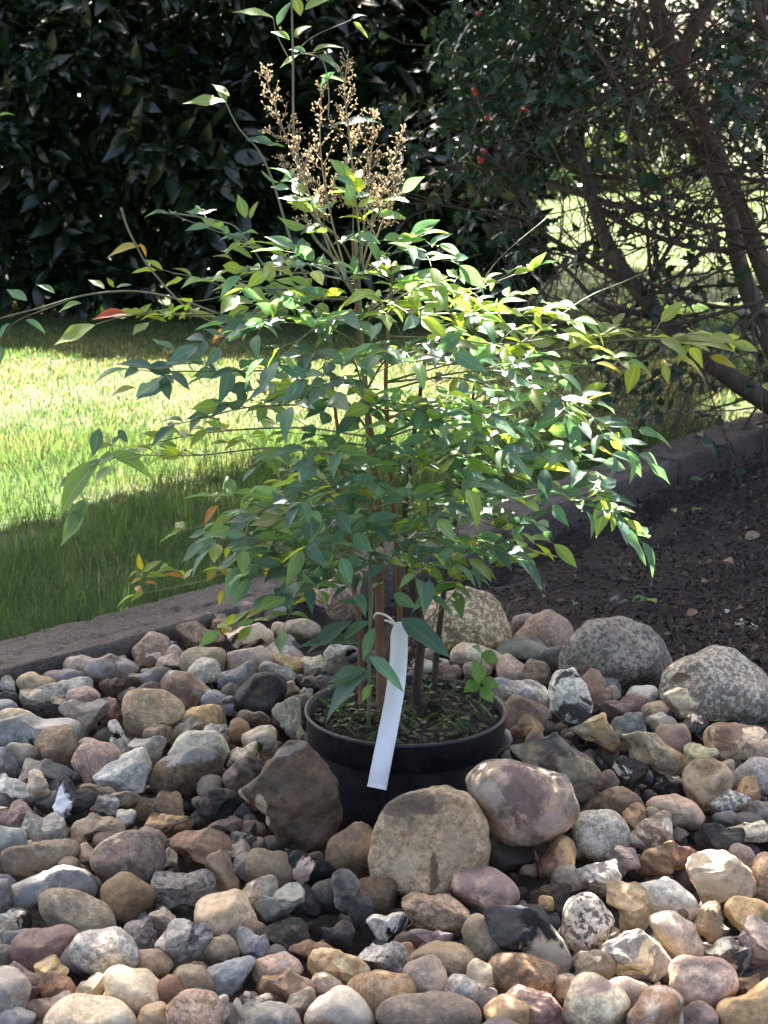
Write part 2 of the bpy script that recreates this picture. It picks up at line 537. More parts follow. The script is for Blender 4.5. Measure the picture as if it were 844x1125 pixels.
def stone_material(kind_, patches=None):
    M = Mat('stone_' + kind_)
    tcn = M.n('ShaderNodeTexCoord').outputs['Object']
    oi = M.n('ShaderNodeObjectInfo')
    off = M.n('ShaderNodeVectorMath', operation='SCALE')
    off.inputs[0].default_value = (7, 13, 29)
    M.l(oi.outputs['Random'], off.inputs['Scale'])
    add = M.n('ShaderNodeVectorMath', operation='ADD')
    M.l(tcn, add.inputs[0]); M.l(off.outputs[0], add.inputs[1])
    tc = add.outputs[0]
    c1 = M.n('ShaderNodeAttribute', attribute_type='OBJECT', attribute_name='tone').outputs['Color']
    c2 = M.n('ShaderNodeAttribute', attribute_type='OBJECT', attribute_name='second_tone').outputs['Color']
    med = M.noise(tc, 32, 7, 0.68)
    fine = M.noise(tc, 125, 7, 0.78)
    big = M.noise(tc, 11, 4, 0.6)
    base = M.mix(0.85, c1, M.grey(M.ramp(med, 0.3, 0.72, 0.45, 1.45)), 'MULTIPLY')
    base = M.mix(0.8, base, M.grey(M.ramp(fine, 0.36, 0.66, 0.42, 1.5)), 'MULTIPLY')
    rough, bs, bfine = 0.62, 0.25, 0.35
    if kind_ == 'p':
        base = M.mix(M.ramp(big, 0.42, 0.62, 0, 0.65), base, c2)
        vein = M.noise(tc, 20, 3, 0.5, 2.5)
        base = M.mix(M.ramp(vein, 0.515, 0.50, 0, 0.0), base, c2)
    elif kind_ == 'g':
        sp = M.noise(tc, 110, 4, 0.65)
        base = M.mix(M.ramp(sp, 0.50, 0.56, 0, 0.85), base, c2)
        sp2 = M.noise(tc, 260, 2, 0.5)
        base = M.mix(M.ramp(sp2, 0.60, 0.66, 0, 0.6), base, (0.06, 0.055, 0.05))
        rough, bfine = 0.72, 0.5
    elif kind_ == 'm':
        pm = M.noise(tc, 17, 8, 0.66, 0.5)
        base = M.mix(M.ramp(pm, 0.46, 0.58), base, M.mix(0.7, c2, M.grey(M.ramp(med, 0.3, 0.7, 0.6, 1.3)), 'MULTIPLY'))
    elif kind_ == 'f':
        pm = M.noise(tc, 13, 6, 0.62, 0.9)
        base = M.mix(M.ramp(pm, 0.515, 0.545), base, M.mix(0.6, c2, M.grey(M.ramp(fine, 0.3, 0.7, 0.7, 1.25)), 'MULTIPLY'))
        st = M.noise(tc, 36, 5, 0.6, 1.2)
        base = M.mix(M.ramp(st, 0.60, 0.66, 0, 0.55), base, (0.20, 0.15, 0.10))
        rough = 0.5
    elif kind_ == 'v':
        pit = M.noise(tc, 62, 6, 0.72, 0.4)
        base = M.mix(M.ramp(pit, 0.50, 0.62, 0, 0.85), base, c2)
        base = M.mix(M.ramp(big, 0.5, 0.7, 0, 0.35), base, (0.12, 0.09, 0.06))
        rough, bs, bfine = 0.8, 0.7, 0.7
    # dust, fine cracks and rusty stains with shapes of their own
    stain = M.noise(tc, 24, 6, 0.7, 0.8)
    base = M.mix(M.ramp(stain, 0.55, 0.68, 0, 0.5), base, (0.21, 0.12, 0.055))
    crack = M.noise(tc, 38, 2, 0.45, 1.6)
    cr = M.n('ShaderNodeMath', operation='ABSOLUTE')
    sb = M.n('ShaderNodeMath', operation='SUBTRACT')
    M.l(crack, sb.inputs[0]); sb.inputs[1].default_value = 0.5
    M.l(sb.outputs[0], cr.inputs[0])
    gate = M.ramp(M.noise(tc, 16, 2), 0.48, 0.58)
    ml = M.n('ShaderNodeMath', operation='MULTIPLY')
    M.l(M.ramp(cr.outputs[0], 0.010, 0.0, 0, 0.55), ml.inputs[0]); M.l(gate, ml.inputs[1])
    base = M.mix(ml.outputs[0], base, (0.06, 0.045, 0.035))
    grit = M.noise(tc, 480, 2, 0.5)
    base = M.mix(M.ramp(grit, 0.67, 0.75, 0, 0.5), base, (0.5, 0.47, 0.42))
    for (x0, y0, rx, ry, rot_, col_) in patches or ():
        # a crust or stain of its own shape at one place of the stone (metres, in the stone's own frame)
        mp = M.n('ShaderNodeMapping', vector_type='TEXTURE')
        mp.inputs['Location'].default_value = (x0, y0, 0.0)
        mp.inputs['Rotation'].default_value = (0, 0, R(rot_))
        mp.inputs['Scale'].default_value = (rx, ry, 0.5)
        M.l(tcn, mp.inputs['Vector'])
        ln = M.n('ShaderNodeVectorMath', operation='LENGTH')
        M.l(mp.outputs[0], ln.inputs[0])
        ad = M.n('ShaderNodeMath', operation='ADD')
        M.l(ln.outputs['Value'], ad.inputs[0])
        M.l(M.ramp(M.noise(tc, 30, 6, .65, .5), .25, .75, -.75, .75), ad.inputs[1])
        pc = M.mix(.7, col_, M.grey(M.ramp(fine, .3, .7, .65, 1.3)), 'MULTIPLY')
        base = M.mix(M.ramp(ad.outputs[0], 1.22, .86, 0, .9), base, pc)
    M.l(base, M.b.inputs['Base Color'])
    M.l(M.ramp(med, 0.3, 0.7, rough - 0.12, rough + 0.16), M.b.inputs['Roughness'])
    M.b.inputs['Specular IOR Level'].default_value = 0.35
    vo = M.n('ShaderNodeTexVoronoi', feature='F1')
    vo.inputs['Scale'].default_value = 46
    wv = M.n('ShaderNodeVectorMath', operation='ADD')
    nzc = M.n('ShaderNodeTexNoise')
    nzc.inputs['Scale'].default_value = 30
    M.l(tc, nzc.inputs['Vector'])
    scl = M.n('ShaderNodeVectorMath', operation='SCALE')
    scl.inputs['Scale'].default_value = .03
    M.l(nzc.outputs['Color'], scl.inputs[0])
    M.l(tc, wv.inputs[0]); M.l(scl.outputs[0], wv.inputs[1])
    M.l(wv.outputs[0], vo.inputs['Vector'])
    h = M.bump(fine, bfine, 0.003, M.bump(med, bs * 1.5, 0.012, M.bump(vo.outputs['Distance'], .35 if kind_ in 'fmv' else .12, 0.010)))
    if kind_ == 'v':
        h = M.bump(pit, 0.8, -0.008, h)
    M.l(h, M.b.inputs['Normal'])
    return M.m
STM = {k: stone_material(k) for k in 'pgmfv'}

def ico(sub):
    import bmesh
    bm = bmesh.new()
    bmesh.ops.create_icosphere(bm, subdivisions=sub, radius=1)
    v = np.array([x.co[:] for x in bm.verts])
    f = np.array([[x.index for x in fc.verts] for fc in bm.faces])
    bm.free()
    return v, f
ICO = {k: ico(k) for k in (2, 3, 4, 5, 6)}
CAMROT = np.stack([RT, UP, -FW], 1)          # local x right, y up, z towards the photograph's side

def outline(poly, c, n=180, sm=5):
    """radius over angle of a polygon about its centre"""
    poly = np.array(poly, float) - c
    th = np.linspace(0, 2 * math.pi, n, endpoint=False)
    d = np.c_[np.cos(th), np.sin(th)]
    r = np.zeros(n)
    for a, b in zip(poly, np.roll(poly, -1, 0)):
        e = b - a
        den = d[:, 0] * e[1] - d[:, 1] * e[0]
        den = np.where(abs(den) < 1e-9, 1e-9, den)
        t = (a[0] * e[1] - a[1] * e[0]) / den
        u = (a[0] * d[:, 1] - a[1] * d[:, 0]) / den
        ok = (t > 0) & (u >= -1e-6) & (u <= 1 + 1e-6)
        r = np.where(ok, np.maximum(r, t), r)
    k = np.exp(-np.linspace(-2, 2, 2 * sm + 1) ** 2)
    k /= k.sum()
    rr = np.concatenate([r[-sm:], r, r[:sm]])
    return np.convolve(rr, k, 'valid')

def stone_verts(v, w_, h_, rot, shape, seed, poly=None, c=None, dep=None):
    """unit sphere -> stone, in pixels; x right, y up, z towards the viewer"""
    g = np.random.default_rng(seed)
    th = np.arctan2(v[:, 1], v[:, 0])
    cph = np.hypot(v[:, 0], v[:, 1])
    sz = v[:, 2]
    e1, e2 = dict(R=(0.86, 0.92), A=(0.62, 0.85), S=(0.60, 0.75), W=(0.66, 0.85)).get(shape, (0.85, 0.9))
    if poly is not None:
        rr = outline(np.array(poly, float) * [1, -1], np.array([c[0], -c[1]]), sm=9 if shape == 'R' else 4)
        rho = np.interp(th % (2 * math.pi), np.linspace(0, 2 * math.pi, 181), np.r_[rr, rr[0]])
    else:
        a = th - R(rot)
        n_ = {'R': 2.25, 'A': 2.5, 'S': 3.4, 'W': 2.2}[shape]
        rho = (np.abs(np.cos(a) / (w_ / 2)) ** n_ + np.abs(np.sin(a) / (h_ / 2)) ** n_) ** (-1 / n_)
        amp = {'R': 0.07, 'A': 0.15, 'S': 0.10, 'W': 0.15}[shape]
        rho = rho * (1 + amp * np.sin(2 * a + g.uniform(0, 6)) * 0.4 + amp * np.sin(3 * a + g.uniform(0, 6)) * 0.8 + amp * 0.5 * np.sin(5 * a + g.uniform(0, 6)))
    m = math.sqrt(w_ * h_) / 2
    D = dep if dep else {'R': 0.95, 'A': 0.9, 'S': 0.8, 'W': 0.8}[shape] * g.uniform(0.85, 1.1) * m
    ce = cph ** e1
    q = np.c_[ce * np.cos(th), ce * np.sin(th), np.sign(sz) * np.abs(sz) ** e2]
    sc = np.c_[rho, rho, np.full(len(v), D)]
    if shape != 'R':                                   # broken faces turned to the front and the top
        for _ in range(12 if shape == 'A' else 7):
            nn = norm(np.r_[g.normal(size=2) * 0.75, abs(g.normal()) * 0.6 + 0.35])
            if g.uniform() < 0.3:
                nn[2] *= -1
            o_ = g.uniform(0.38, 0.76)
            if poly is not None:
                nn = norm(nn * [.8, .8, 1] + [0, 0, .55])
                o_ = g.uniform(0.66, 0.86)
            d = q @ nn - o_
            q = q - np.maximum(d, 0)[:, None] * nn
    else:
        for _ in range(5):
            nn = norm(np.r_[g.normal(size=2) * 0.8, g.normal() * 0.5 + 0.4])
            d = q @ nn - g.uniform(0.62, 0.9)
            q = q - np.maximum(d, 0)[:, None] * nn * 0.75
    if shape == 'A' and poly is None:
        for _ in range(2):
            c0 = norm(np.r_[g.normal(size=2) * .8, abs(g.normal()) * .5 + .5]) * g.uniform(.95, 1.15)
            rr_ = g.uniform(.28, .48)
            dv = q - c0
            dl = np.linalg.norm(dv, axis=1)
            q = q + norm(dv) * (np.maximum(rr_ - dl, 0) * .6)[:, None]
    p = q * sc
    low = waves(v, 2.2, seed + 1, 10)
    mid = waves(v, 5.5, seed + 2, 14)
    fin = waves(p / m, 11, seed + 3, 18)
    ka = {'R': (0.045, 0.020, 0.008), 'A': (0.035, 0.032, 0.020), 'S': (0.035, 0.030, 0.014), 'W': (0.04, 0.038, 0.016)}[shape]
    return p + norm(p) * (m * (ka[0] * low + ka[1] * mid + ka[2] * fin))[:, None]

def bed(px, py):
    return -0.01

CREAM, DARK = (.56, .48, .35), (.075, .055, .045)
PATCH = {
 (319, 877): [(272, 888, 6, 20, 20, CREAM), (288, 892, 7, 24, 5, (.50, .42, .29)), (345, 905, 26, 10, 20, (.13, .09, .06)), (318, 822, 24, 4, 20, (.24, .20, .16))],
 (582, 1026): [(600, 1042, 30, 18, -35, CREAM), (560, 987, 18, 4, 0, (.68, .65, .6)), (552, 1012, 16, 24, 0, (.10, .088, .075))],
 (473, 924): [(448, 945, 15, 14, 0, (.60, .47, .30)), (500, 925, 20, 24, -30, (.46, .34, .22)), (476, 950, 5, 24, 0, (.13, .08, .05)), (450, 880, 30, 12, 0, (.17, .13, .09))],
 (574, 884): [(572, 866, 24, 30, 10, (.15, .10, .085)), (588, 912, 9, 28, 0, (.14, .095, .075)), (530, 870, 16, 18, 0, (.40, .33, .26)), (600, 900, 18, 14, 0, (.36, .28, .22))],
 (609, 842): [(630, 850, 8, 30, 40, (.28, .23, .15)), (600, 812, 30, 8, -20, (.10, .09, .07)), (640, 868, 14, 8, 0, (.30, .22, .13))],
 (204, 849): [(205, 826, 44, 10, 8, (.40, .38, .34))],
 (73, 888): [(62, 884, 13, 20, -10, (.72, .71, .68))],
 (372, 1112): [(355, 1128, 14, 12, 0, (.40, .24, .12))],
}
LABELS = {}
STONES = []
GROUP = 'stones of the cobble bed round the pot'

def add_stone(rec, poly=None, z_contact=None, dep=None):
    cx, cy, w_, h_, rot, shape, tex, a, b, look, mark = rec
    w_, h_ = (w_ * 1.09, h_ * 1.10) if poly is None else (w_, h_)
    seed = int(cx * 131 + cy * 7)
    if shape == 'R' and tex in 'mvg' and seed % 5 < 2 and w_ * h_ < 4500 and not any(t_ in look for t_ in ('smooth', 'oval', 'round', 'oblong', 'cobble')):
        shape = 'A'
    g = np.random.default_rng(seed)
    fc = 0.28 if h_ < 60 else 0.36
    gp = G(cx, cy + fc * h_, -0.005 if z_contact is None else z_contact)
    d = float((gp - CAM) @ FW) + 0.12 * math.sqrt(w_ * h_) / F * 2.4
    if dep and isinstance(dep, tuple):
        d, dep = dep
    ctr = P(cx, cy, d)
    big = math.sqrt(w_ * h_)
    sub = 5 if big > (46 if shape == 'A' else 84) else 4 if big > 26 else 3
    v, f = ICO[sub]
    p = stone_verts(v, w_, h_, rot, shape, seed, poly, (cx, cy), dep)
    p = p * d / F
    me = mesh_np('stone', p, f)
    pk = PATCH.get((int(cx), int(cy)))
    mt = STM[tex] if not pk else stone_material(tex, [((x_ - cx) * d / F, (cy - y_) * d / F, rx * d / F, ry * d / F, rt, c_) for x_, y_, rx, ry, rt, c_ in pk])
    o = link('boulder' if big > 80 else 'stone', me, mt)
    M4 = Matrix.Identity(4)
    for i in range(3):
        for j in range(3):
            M4[i][j] = CAMROT[i][j]
        M4[i][3] = ctr[i]
    o.matrix_basis = M4
    j1 = min(g.uniform(0.58, 1.28), .76 / max(PAL[a]))
    o['tone'] = [float(min(.76, x * j1 * g.uniform(0.97, 1.03))) for x in PAL[a]]
    o['second_tone'] = [float(x * g.uniform(0.9, 1.1)) for x in PAL[b]]
    STONES.append((o, cx, cy, w_, h_, look, mark, ctr))
    return o
# cx cy w h tilt shape texture tone second_tone | look | landmark phrase (only on stones that serve others as a landmark)
TABLE = '''
166 712 42 34 0 R g pk mv|pink rounded stone|
134 724 12 8 0 R p pk mv|small pink pebble|
158 725 42 26 0 A f br cr|dark rough flint with cream crust|
120 736 58 30 -4 R m mv gy|long grey and mauve boulder|the grey-mauve boulder at the kerb
86 733 36 24 8 R p gt ol|tan-grey rounded stone|
190 710 11 11 0 R p bg gy|tiny bluish pebble|
190 719 23 18 0 R p pw mv|pale pinkish mauve pebble|
185 730 31 22 5 R m pw bf|mottled pinkish buff stone|
41 752 42 21 -10 R p yb ol|smooth yellow-buff oval stone|the yellow-buff oval
71 746 44 20 0 R p mv bg|smooth mauve oval stone|
73 760 63 22 13 S m pg dg|long pale slab with dark hollow|the long pale slab
130 757 41 24 5 A v br db|rough brown stone|
149 749 17 20 0 R p gy dg|small grey pebble|
161 741 14 12 0 R p bg dg|tiny slate grey pebble|
171 747 37 27 15 R p bg gy|smooth blue-grey stone|
208 758 68 48 -28 R m lg br|large buff-grey stone with brown side|the buff-grey stone
223 729 47 36 0 R p ta gt|rounded tan cobble|
226 739 35 31 10 R g pg gt|pale grey speckled cobble|
218 703 52 32 0 A v ta br|knobbly olive-tan rock|the knobbly tan rock
7 754 21 19 0 A v wh gy|rough white lump|
8 768 26 14 0 S p dg bk|dark flat stone|
32 767 30 20 -5 S p lg ta|pale flat tan-grey stone|
4 781 28 26 0 R p bg gy|blue-grey rounded stone|
16 791 42 22 8 S p cr yb|flat cream stone|
46 783 48 22 3 W p dg bk|wedge of dark slate|the dark slate wedge
69 775 26 28 20 A m bf dg|small buff broken stone|
92 769 36 24 0 S p pk mv|pinkish mauve block|
91 788 50 42 35 A m gt gy|streaky grey-tan wedge|
122 782 32 46 10 A m br pk|upright brown and pinkish block|
152 767 54 24 14 R v gt mv|long pitted tan-grey stone|
167 786 66 52 0 R v bf oc|big round pitted buff cobble|the round pitted buff cobble
238 684 22 28 15 A p gy gt|upright grey chip by the kerb|
264 674 42 26 0 R p db gy|dark shaded boulder|
248 690 32 22 0 R m ob br|ochre-brown rounded stone|
270 702 64 32 -4 A f db cr|large dark rock with pale tip|the dark rock with pale tip
263 689 20 13 0 A p cr ta|small cream chip|
322 658 46 20 8 A p cr pw|cream broken stone|
299 671 26 18 25 A p pg gy|pale grey chip|
372 654 64 52 0 R g pk mv|large pinkish mauve boulder|the pinkish boulder behind the stems
306 691 20 16 0 R p ta bf|small tan pebble|
328 692 44 22 5 R m bf mv|buff and mauve flat stone|
308 712 42 22 10 A f pg dg|knobbly pale flint with dark hollows|
314 722 36 24 10 R p gy gt|smooth grey stone|
318 732 40 22 -25 A p oc yb|ochre block|the ochre block
275 727 54 36 0 R p pw mv|large smooth pinkish-tan stone|the smooth pinkish stone
263 746 46 32 10 A f bg br|blue-grey flint with brown hollow|
306 742 44 22 -20 A g pg gy|pale grey angular stone|
342 731 24 26 0 A p cr pw|small cream angular stone|
367 721 42 26 10 A f wh bk|white and black flint|
285 766 58 46 25 R p bk dg|smooth black oval stone|the smooth black oval stone
238 777 46 36 10 A f bk bg|blue-black flint|the blue-black flint
224 792 54 30 -3 R m oc br|ochre-brown domed stone|
280 791 38 16 -12 S p ol br|flat olive-brown stone|
323 757 28 16 0 S p ta bf|flat tan chip|
330 772 24 18 15 R p ol br|small olive-brown pebble|
352 753 42 24 25 A p dg mv|dark mauve wedge|
319 793 34 46 15 A g gg gy|greenish grey block|the greenish grey block
262 804 25 29 20 R p rb ob|small reddish brown cobble|
335 760 18 12 0 A p gy pg|small grey chip|
513 686 112 82 0 R g op bf|large tan-pink granite boulder|the tan-pink boulder
499 698 47 28 -5 R g mv br|brown-mauve rounded block|
481 688 22 20 0 A p gy dg|small grey wedge|
538 701 36 32 0 A f dg wh|dark grey flint with white flecks|
598 695 74 56 20 R g pk mv|pinkish grey granite boulder|the pinkish grey boulder
577 685 26 22 20 R p mv gt|mauve-grey stone half hidden|
575 716 55 29 0 R p dg gg|dark grey oblong cobble|the dark oblong cobble
521 723 60 28 -8 R m lg ta|long cream and grey stone|the long cream and grey stone
486 730 22 18 0 A f wh dg|small white and dark flint|
463 734 28 20 0 A p pg gy|pale grey chip behind the stem|
474 722 20 20 0 R p br mv|small brown pebble|
494 738 36 20 0 R m pk br|pinkish brown flat stone|
524 738 30 20 0 R p mv br|mauve-brown pebble at the pot rim|
562 737 31 32 15 R g pk gy|pink and grey speckled cobble|
588 741 30 32 0 R g br mv|brown grainy cobble|
620 728 52 28 -30 R m bg br|blue-grey stone with brown end|
625 764 50 66 15 A f pg dg|upright pale flint with dark hole|the flint with dark hole
570 763 64 30 -8 S m pg bg|pale blue-grey slab|
576 785 46 44 5 R g mv rb|mauve-brown pitted cobble|
580 796 40 34 -25 A m oc br|ochre stone with sunlit tip|
657 764 28 50 12 A p pk br|pinkish brown upright wedge|
600 784 14 14 0 A p pg gy|tiny pale chip|
676 720 136 92 -8 R g gy dg|large grey granite boulder|the large grey granite boulder
786 752 128 90 -4 R g gt pg|large tan-grey granite boulder|the large tan-grey boulder
760 776 66 46 0 A p cr bf|cream angular block|the cream angular block
681 779 55 32 10 A p pu mv|purplish red block|the purplish red block
705 768 34 30 0 R m gy wh|grey cobble with white patch|
649 757 24 36 25 A p pk mv|pinkish thin wedge|
669 766 28 22 -30 A p cr ta|small cream-tan wedge|
668 756 34 24 -20 R p gy bg|smooth grey stone half hidden|
830 779 54 46 5 A v gg lg|greenish lichened rock|the greenish lichened rock
794 782 20 26 0 R p gy gt|grey stone half hidden|
652 805 64 46 -20 A m cr oc|cream and ochre wedge|the cream and ochre wedge
697 799 48 30 -5 R m bg lg|blue-grey mottled stone|
726 797 30 26 -30 A p lg cr|pale cream chip|
720 783 34 22 10 R p ta ol|smooth tan stone|
760 801 34 32 -30 A f bk wh|black flint with white face|the black and white flint
806 817 74 48 -8 R f bf br|large buff stone with brown patches|the patchy buff stone
739 812 36 34 -20 R p mv ta|brown-mauve cobble|
712 818 66 48 -25 A m bf oc|knobbly buff and ochre flint|the knobbly buff flint
768 831 32 32 -25 A p yb bf|buff-ochre chip|
777 862 50 56 0 R m br ta|domed brown cobble|the domed brown cobble
795 848 26 28 0 R p mv gt|grey-brown stone half hidden|
838 828 44 26 20 R p pw pk|pinkish tan stone|
833 854 48 42 -5 R g pg bg|pale grey round cobble|
822 870 42 36 -25 A m oc br|ochre-brown broken stone|
798 884 48 27 8 R g bg pg|blue-grey speckled oval|the blue-grey speckled oval
834 893 48 30 15 R m br gy|brown and grey stone|
822 914 64 30 -10 A f cr rb|cream slab with red-brown blotches|the cream slab with red blotches
808 902 52 18 -5 A p dg gy|dark grey thin slab|
792 926 58 36 -10 A p dg bk|dark grey angular stone|
734 866 48 30 -10 A f bk wh|black flint with white end|
690 849 42 40 -35 A f db pg|dark brown flint with pale streak|
668 860 22 24 0 R g mv rb|small mauve pitted pebble|
673 885 66 36 8 R m br db|long smooth brown stone|the long smooth brown stone
742 892 70 40 -14 R m gt pk|pinkish tan long cobble|the pinkish tan long cobble
696 900 38 38 20 A p oc yb|ochre angular stone|
719 898 26 22 0 R p ol ta|olive-tan pebble|
660 918 64 54 -8 R g gg lg|grey-green speckled oval|the grey-green speckled oval
716 922 54 44 15 A f ta pg|tan angular flint with pale face|
737 944 66 38 15 A m rb oc|red-brown broken stone|
789 967 84 62 -12 A p pk ta|large pinkish tan cobble|the large pinkish tan cobble
817 948 32 36 0 R p mv dg|mauve-grey cobble|
747 921 22 26 0 A p dg bk|small dark stone|
687 947 40 28 0 A p mv gt|mauve-grey broken stone|
660 966 56 46 -15 A f lg rb|pale flint with red-brown hollow|the pale flint with red hollow
688 993 46 64 18 A m ob ta|upright ochre-tan stone|
733 988 66 36 -18 R p pg lg|smooth pale grey oval|
743 1028 66 58 -10 R p pw mv|large pale pinkish cobble|the pale pinkish cobble
784 1016 43 44 0 A m br mv|brown cobble with orange edge|
820 1006 46 38 -10 R p oc ta|orange-tan cobble|
829 1041 52 62 -20 A p mv gy|mauve-grey angular stone|
846 968 42 54 0 R v ta rb|tan pitted stone with reddish face|
800 1053 48 50 0 A f dg gg|dark greenish flint|
645 1017 55 60 10 R g lg bk|black and white speckled cobble|the black and white speckled cobble
697 1053 90 56 -10 A f gy bf|large grey flint with tan face|the grey flint with tan face
772 1080 66 56 0 R m pw mv|round pinkish tan cobble|the round pinkish tan cobble
828 1110 84 58 12 S p oc yb|sunlit yellow sandstone block|the yellow sandstone block
816 1082 44 30 15 A v ob br|rough ochre-brown wedge|
653 1066 46 40 -30 A p gt br|grey-brown wedge|
650 1108 74 62 0 R m cr mv|large cream cobble with mauve blotches|the large cream cobble
690 1101 54 46 -20 R p mv gt|smooth mauve-grey stone|
722 1116 56 58 -25 R m wh rb|white cobble with red-brown stains|
767 1119 46 34 0 R p mv gy|mauve-grey cobble at the frame's foot|
613 948 34 54 -28 R m rb oc|red-brown oval stone|the red-brown oval
582 1026 106 80 -20 A p bk dg|big black flint with cream patch|the big black flint
533 980 78 46 -28 R m pk mv|pinkish mauve stone|
478 1004 84 52 -8 A v ta br|rough tan block under the boulder|the rough tan block
532 1033 44 50 10 R p ol ta|olive-tan cobble|
412 986 50 44 0 R v br db|brown rough stone under the boulder|
480 1033 56 26 0 A f mv lg|mauve-grey and pale flint|
427 1023 50 32 5 A f pg bk|pale knobbly flint with dark spots|
420 1053 72 38 8 A v pg dg|branching pale grey flint|the branching pale flint
450 1049 18 28 15 A p rb oc|small orange-brown chip|
487 1058 68 40 -4 R m ta ob|bone-shaped tan stone|
533 1075 38 44 5 R m bf gt|buff cobble with dark ring|
471 1077 42 50 25 R p gt pk|smooth grey-tan cobble|the smooth grey-tan cobble
508 1093 40 38 -20 R g pg bg|pale blue speckled cobble|
420 1095 76 52 -12 R v ob ta|round rough ochre cobble|the rough ochre cobble
471 1119 104 50 0 R p gt dg|broad grey-brown cobble|the broad grey-brown cobble
536 1108 36 40 20 A p dg gy|dark grey angular chip|
578 1075 78 46 -18 R g br rb|brown gritty boulder|the brown gritty boulder
588 1109 70 52 -18 A p pk pu|pink flat-faced stone|the pink flat-faced stone
560 1117 54 40 0 R p oc ta|ochre cobble in front|
372 1112 82 56 -5 R p wh cr|white sunlit cobble|the white sunlit cobble
622 1085 28 28 0 R p gt br|brown-grey pebble|
250 1006 68 51 -6 R p bf oc|smooth yellow-buff egg-shaped stone|the yellow egg-shaped stone
295 958 50 48 0 R p ol br|olive-brown rounded cobble|
284 985 42 52 20 A m gt ta|grey-tan angular stone|
310 992 44 46 -40 A p gt gy|grey-brown angular stone|
246 959 34 54 10 W p br ol|brown upright wedge|
264 956 28 42 -15 A p dg gy|dark grey upright chip|
339 960 50 34 -20 A f bk cr|black flint with cream flakes|the black flint with cream flakes
386 987 30 62 28 A p dg gy|dark curved stone|
333 991 40 34 0 A p dg bk|dark grey lump|
361 985 34 36 0 R p dg bk|dark rounded lump|
315 1029 54 38 -15 A v dg br|rough dark grey-brown rock|
281 1042 60 34 -30 A p bg gg|blue-green grey block|the blue-green grey block
256 1074 56 46 20 W p bg dg|slate triangle|the slate triangle
311 1084 82 38 8 W p ob db|glossy dark ochre flint|the dark ochre flint
304 1066 54 34 10 R p pk gy|pinkish grey stone|
342 1046 48 20 -5 A p rb ob|thin red-brown slab|
362 1065 70 34 4 A m oc bf|long yellow-ochre stone|the long yellow-ochre stone
370 1028 36 32 0 A p dg bk|dark grey block|
212 1083 46 38 -15 R p ol ta|olive-tan smooth stone|
243 1047 38 36 0 R p ol db|dark olive stone|
278 1020 26 18 0 R p ol br|small olive pebble|
202 1037 60 64 -8 A f gy dg|grey flint with dark crust|the grey flint with dark crust
210 1116 64 52 0 R g pk br|pinkish brown gritty cobble|
240 1111 30 30 0 A f lg br|small pale and brown flint|
279 1109 52 38 10 A f br lg|brown flint with white edge|
302 1121 54 34 0 R p gy gg|grey cobble|
330 1107 40 30 20 A p gt br|brown-grey stone|
358 1083 34 24 -30 R p mv pk|pinkish grey slab|
57 974 108 54 12 S p pg bg|long blue-white slab|the blue-white slab
86 1009 100 50 -18 R v gt ol|large olive-tan oval|the olive-tan oval
50 1044 73 48 10 R p pu br|reddish mauve oval|the reddish mauve oval
115 1051 71 56 10 R g gy pg|round grey speckled cobble|the round grey cobble
55 1070 36 33 10 A p yb oc|small knobbly buff stone|
146 1092 69 50 -4 R p bf lg|smooth buff and grey cobble|the smooth buff cobble
97 1121 96 48 0 R p bf lg|broad pale tan cobble|
6 1093 46 64 0 R m pg gy|pale grey cobble with dark mottling|
53 1108 44 38 20 A m gt br|tan-grey broken stone|
25 1080 44 46 -35 A p mv br|grey-brown slab|
66 1088 48 26 0 A p rb db|dark red-brown stone|
102 1087 32 36 -25 A p bf gt|small buff-grey wedge|
138 987 54 52 -30 R p ob br|ochre-brown rounded stone|
140 947 70 76 30 R v mv gt|big pitted grey-brown cobble|the big pitted cobble
202 978 64 52 0 A v pg db|knobbly pale grey rock|the knobbly pale rock
165 1061 47 32 -10 R p pk br|small pinkish brown cobble|
155 1030 42 40 0 A v gy db|rough grey stone with dark crust|
181 1011 36 26 5 A v cr gt|rough cream stone|
189 1091 30 40 0 R p rb br|small red-brown pebble|
169 1118 36 28 10 R p oc ta|small ochre-tan pebble|
20 1121 36 26 0 R p bg gy|small blue-grey cobble|
15 1012 46 26 -5 A f dg wh|dark flint with white crust|
6 1027 22 28 0 A v cr gg|greenish cream lump|
22 1033 34 24 10 R p dg bg|dark blue-grey stone|
4 1051 26 24 0 R p dg gy|dark pebble|
2 985 22 38 0 R p gy dg|grey stone|
38 808 98 38 2 S p bg pg|broad blue-grey slab|the broad blue-grey slab
22 833 36 32 -20 R p mv gy|mauve-grey stone|
64 821 56 42 30 R v ta br|pitted tan-brown cobble|the pitted tan cobble
47 848 54 36 10 A v pg gt|pale grey knobbly flint|
8 843 34 34 -30 A p bg dg|dark blue-grey stone|
10 867 52 36 -12 A p pg bg|pale bluish stone|
40 866 36 30 -15 A p cr ta|cream-tan flint|
108 841 52 48 20 R g pk mv|pinkish brown gritty cobble|
134 850 66 44 10 A p wh lg|white triangular stone|the white triangular stone
132 810 27 32 10 A f wh bk|white flint with black holes|
161 820 38 24 -8 S p pg wh|pale grey plate|
178 807 34 28 20 A m br ta|brown broken stone|
216 827 60 50 10 R p lg pg|smooth pale grey cobble|
204 849 78 46 18 R v br db|pitted dark brown cobble|the pitted brown cobble
209 801 34 22 0 A v wh pg|knobbly white stone|
239 807 28 32 -20 A f wh mv|white and mauve flint|
287 813 40 32 -15 R m wh pw|pinkish white cobble|
268 835 48 42 10 A f cr db|cream and black flint|the cream and black flint
268 856 38 50 -28 R m db mv|dark brown oval stone|
235 890 56 44 0 A p dg bk|dark grey shadowed stone|
178 886 64 34 -4 R v ta ob|rough tan stone|
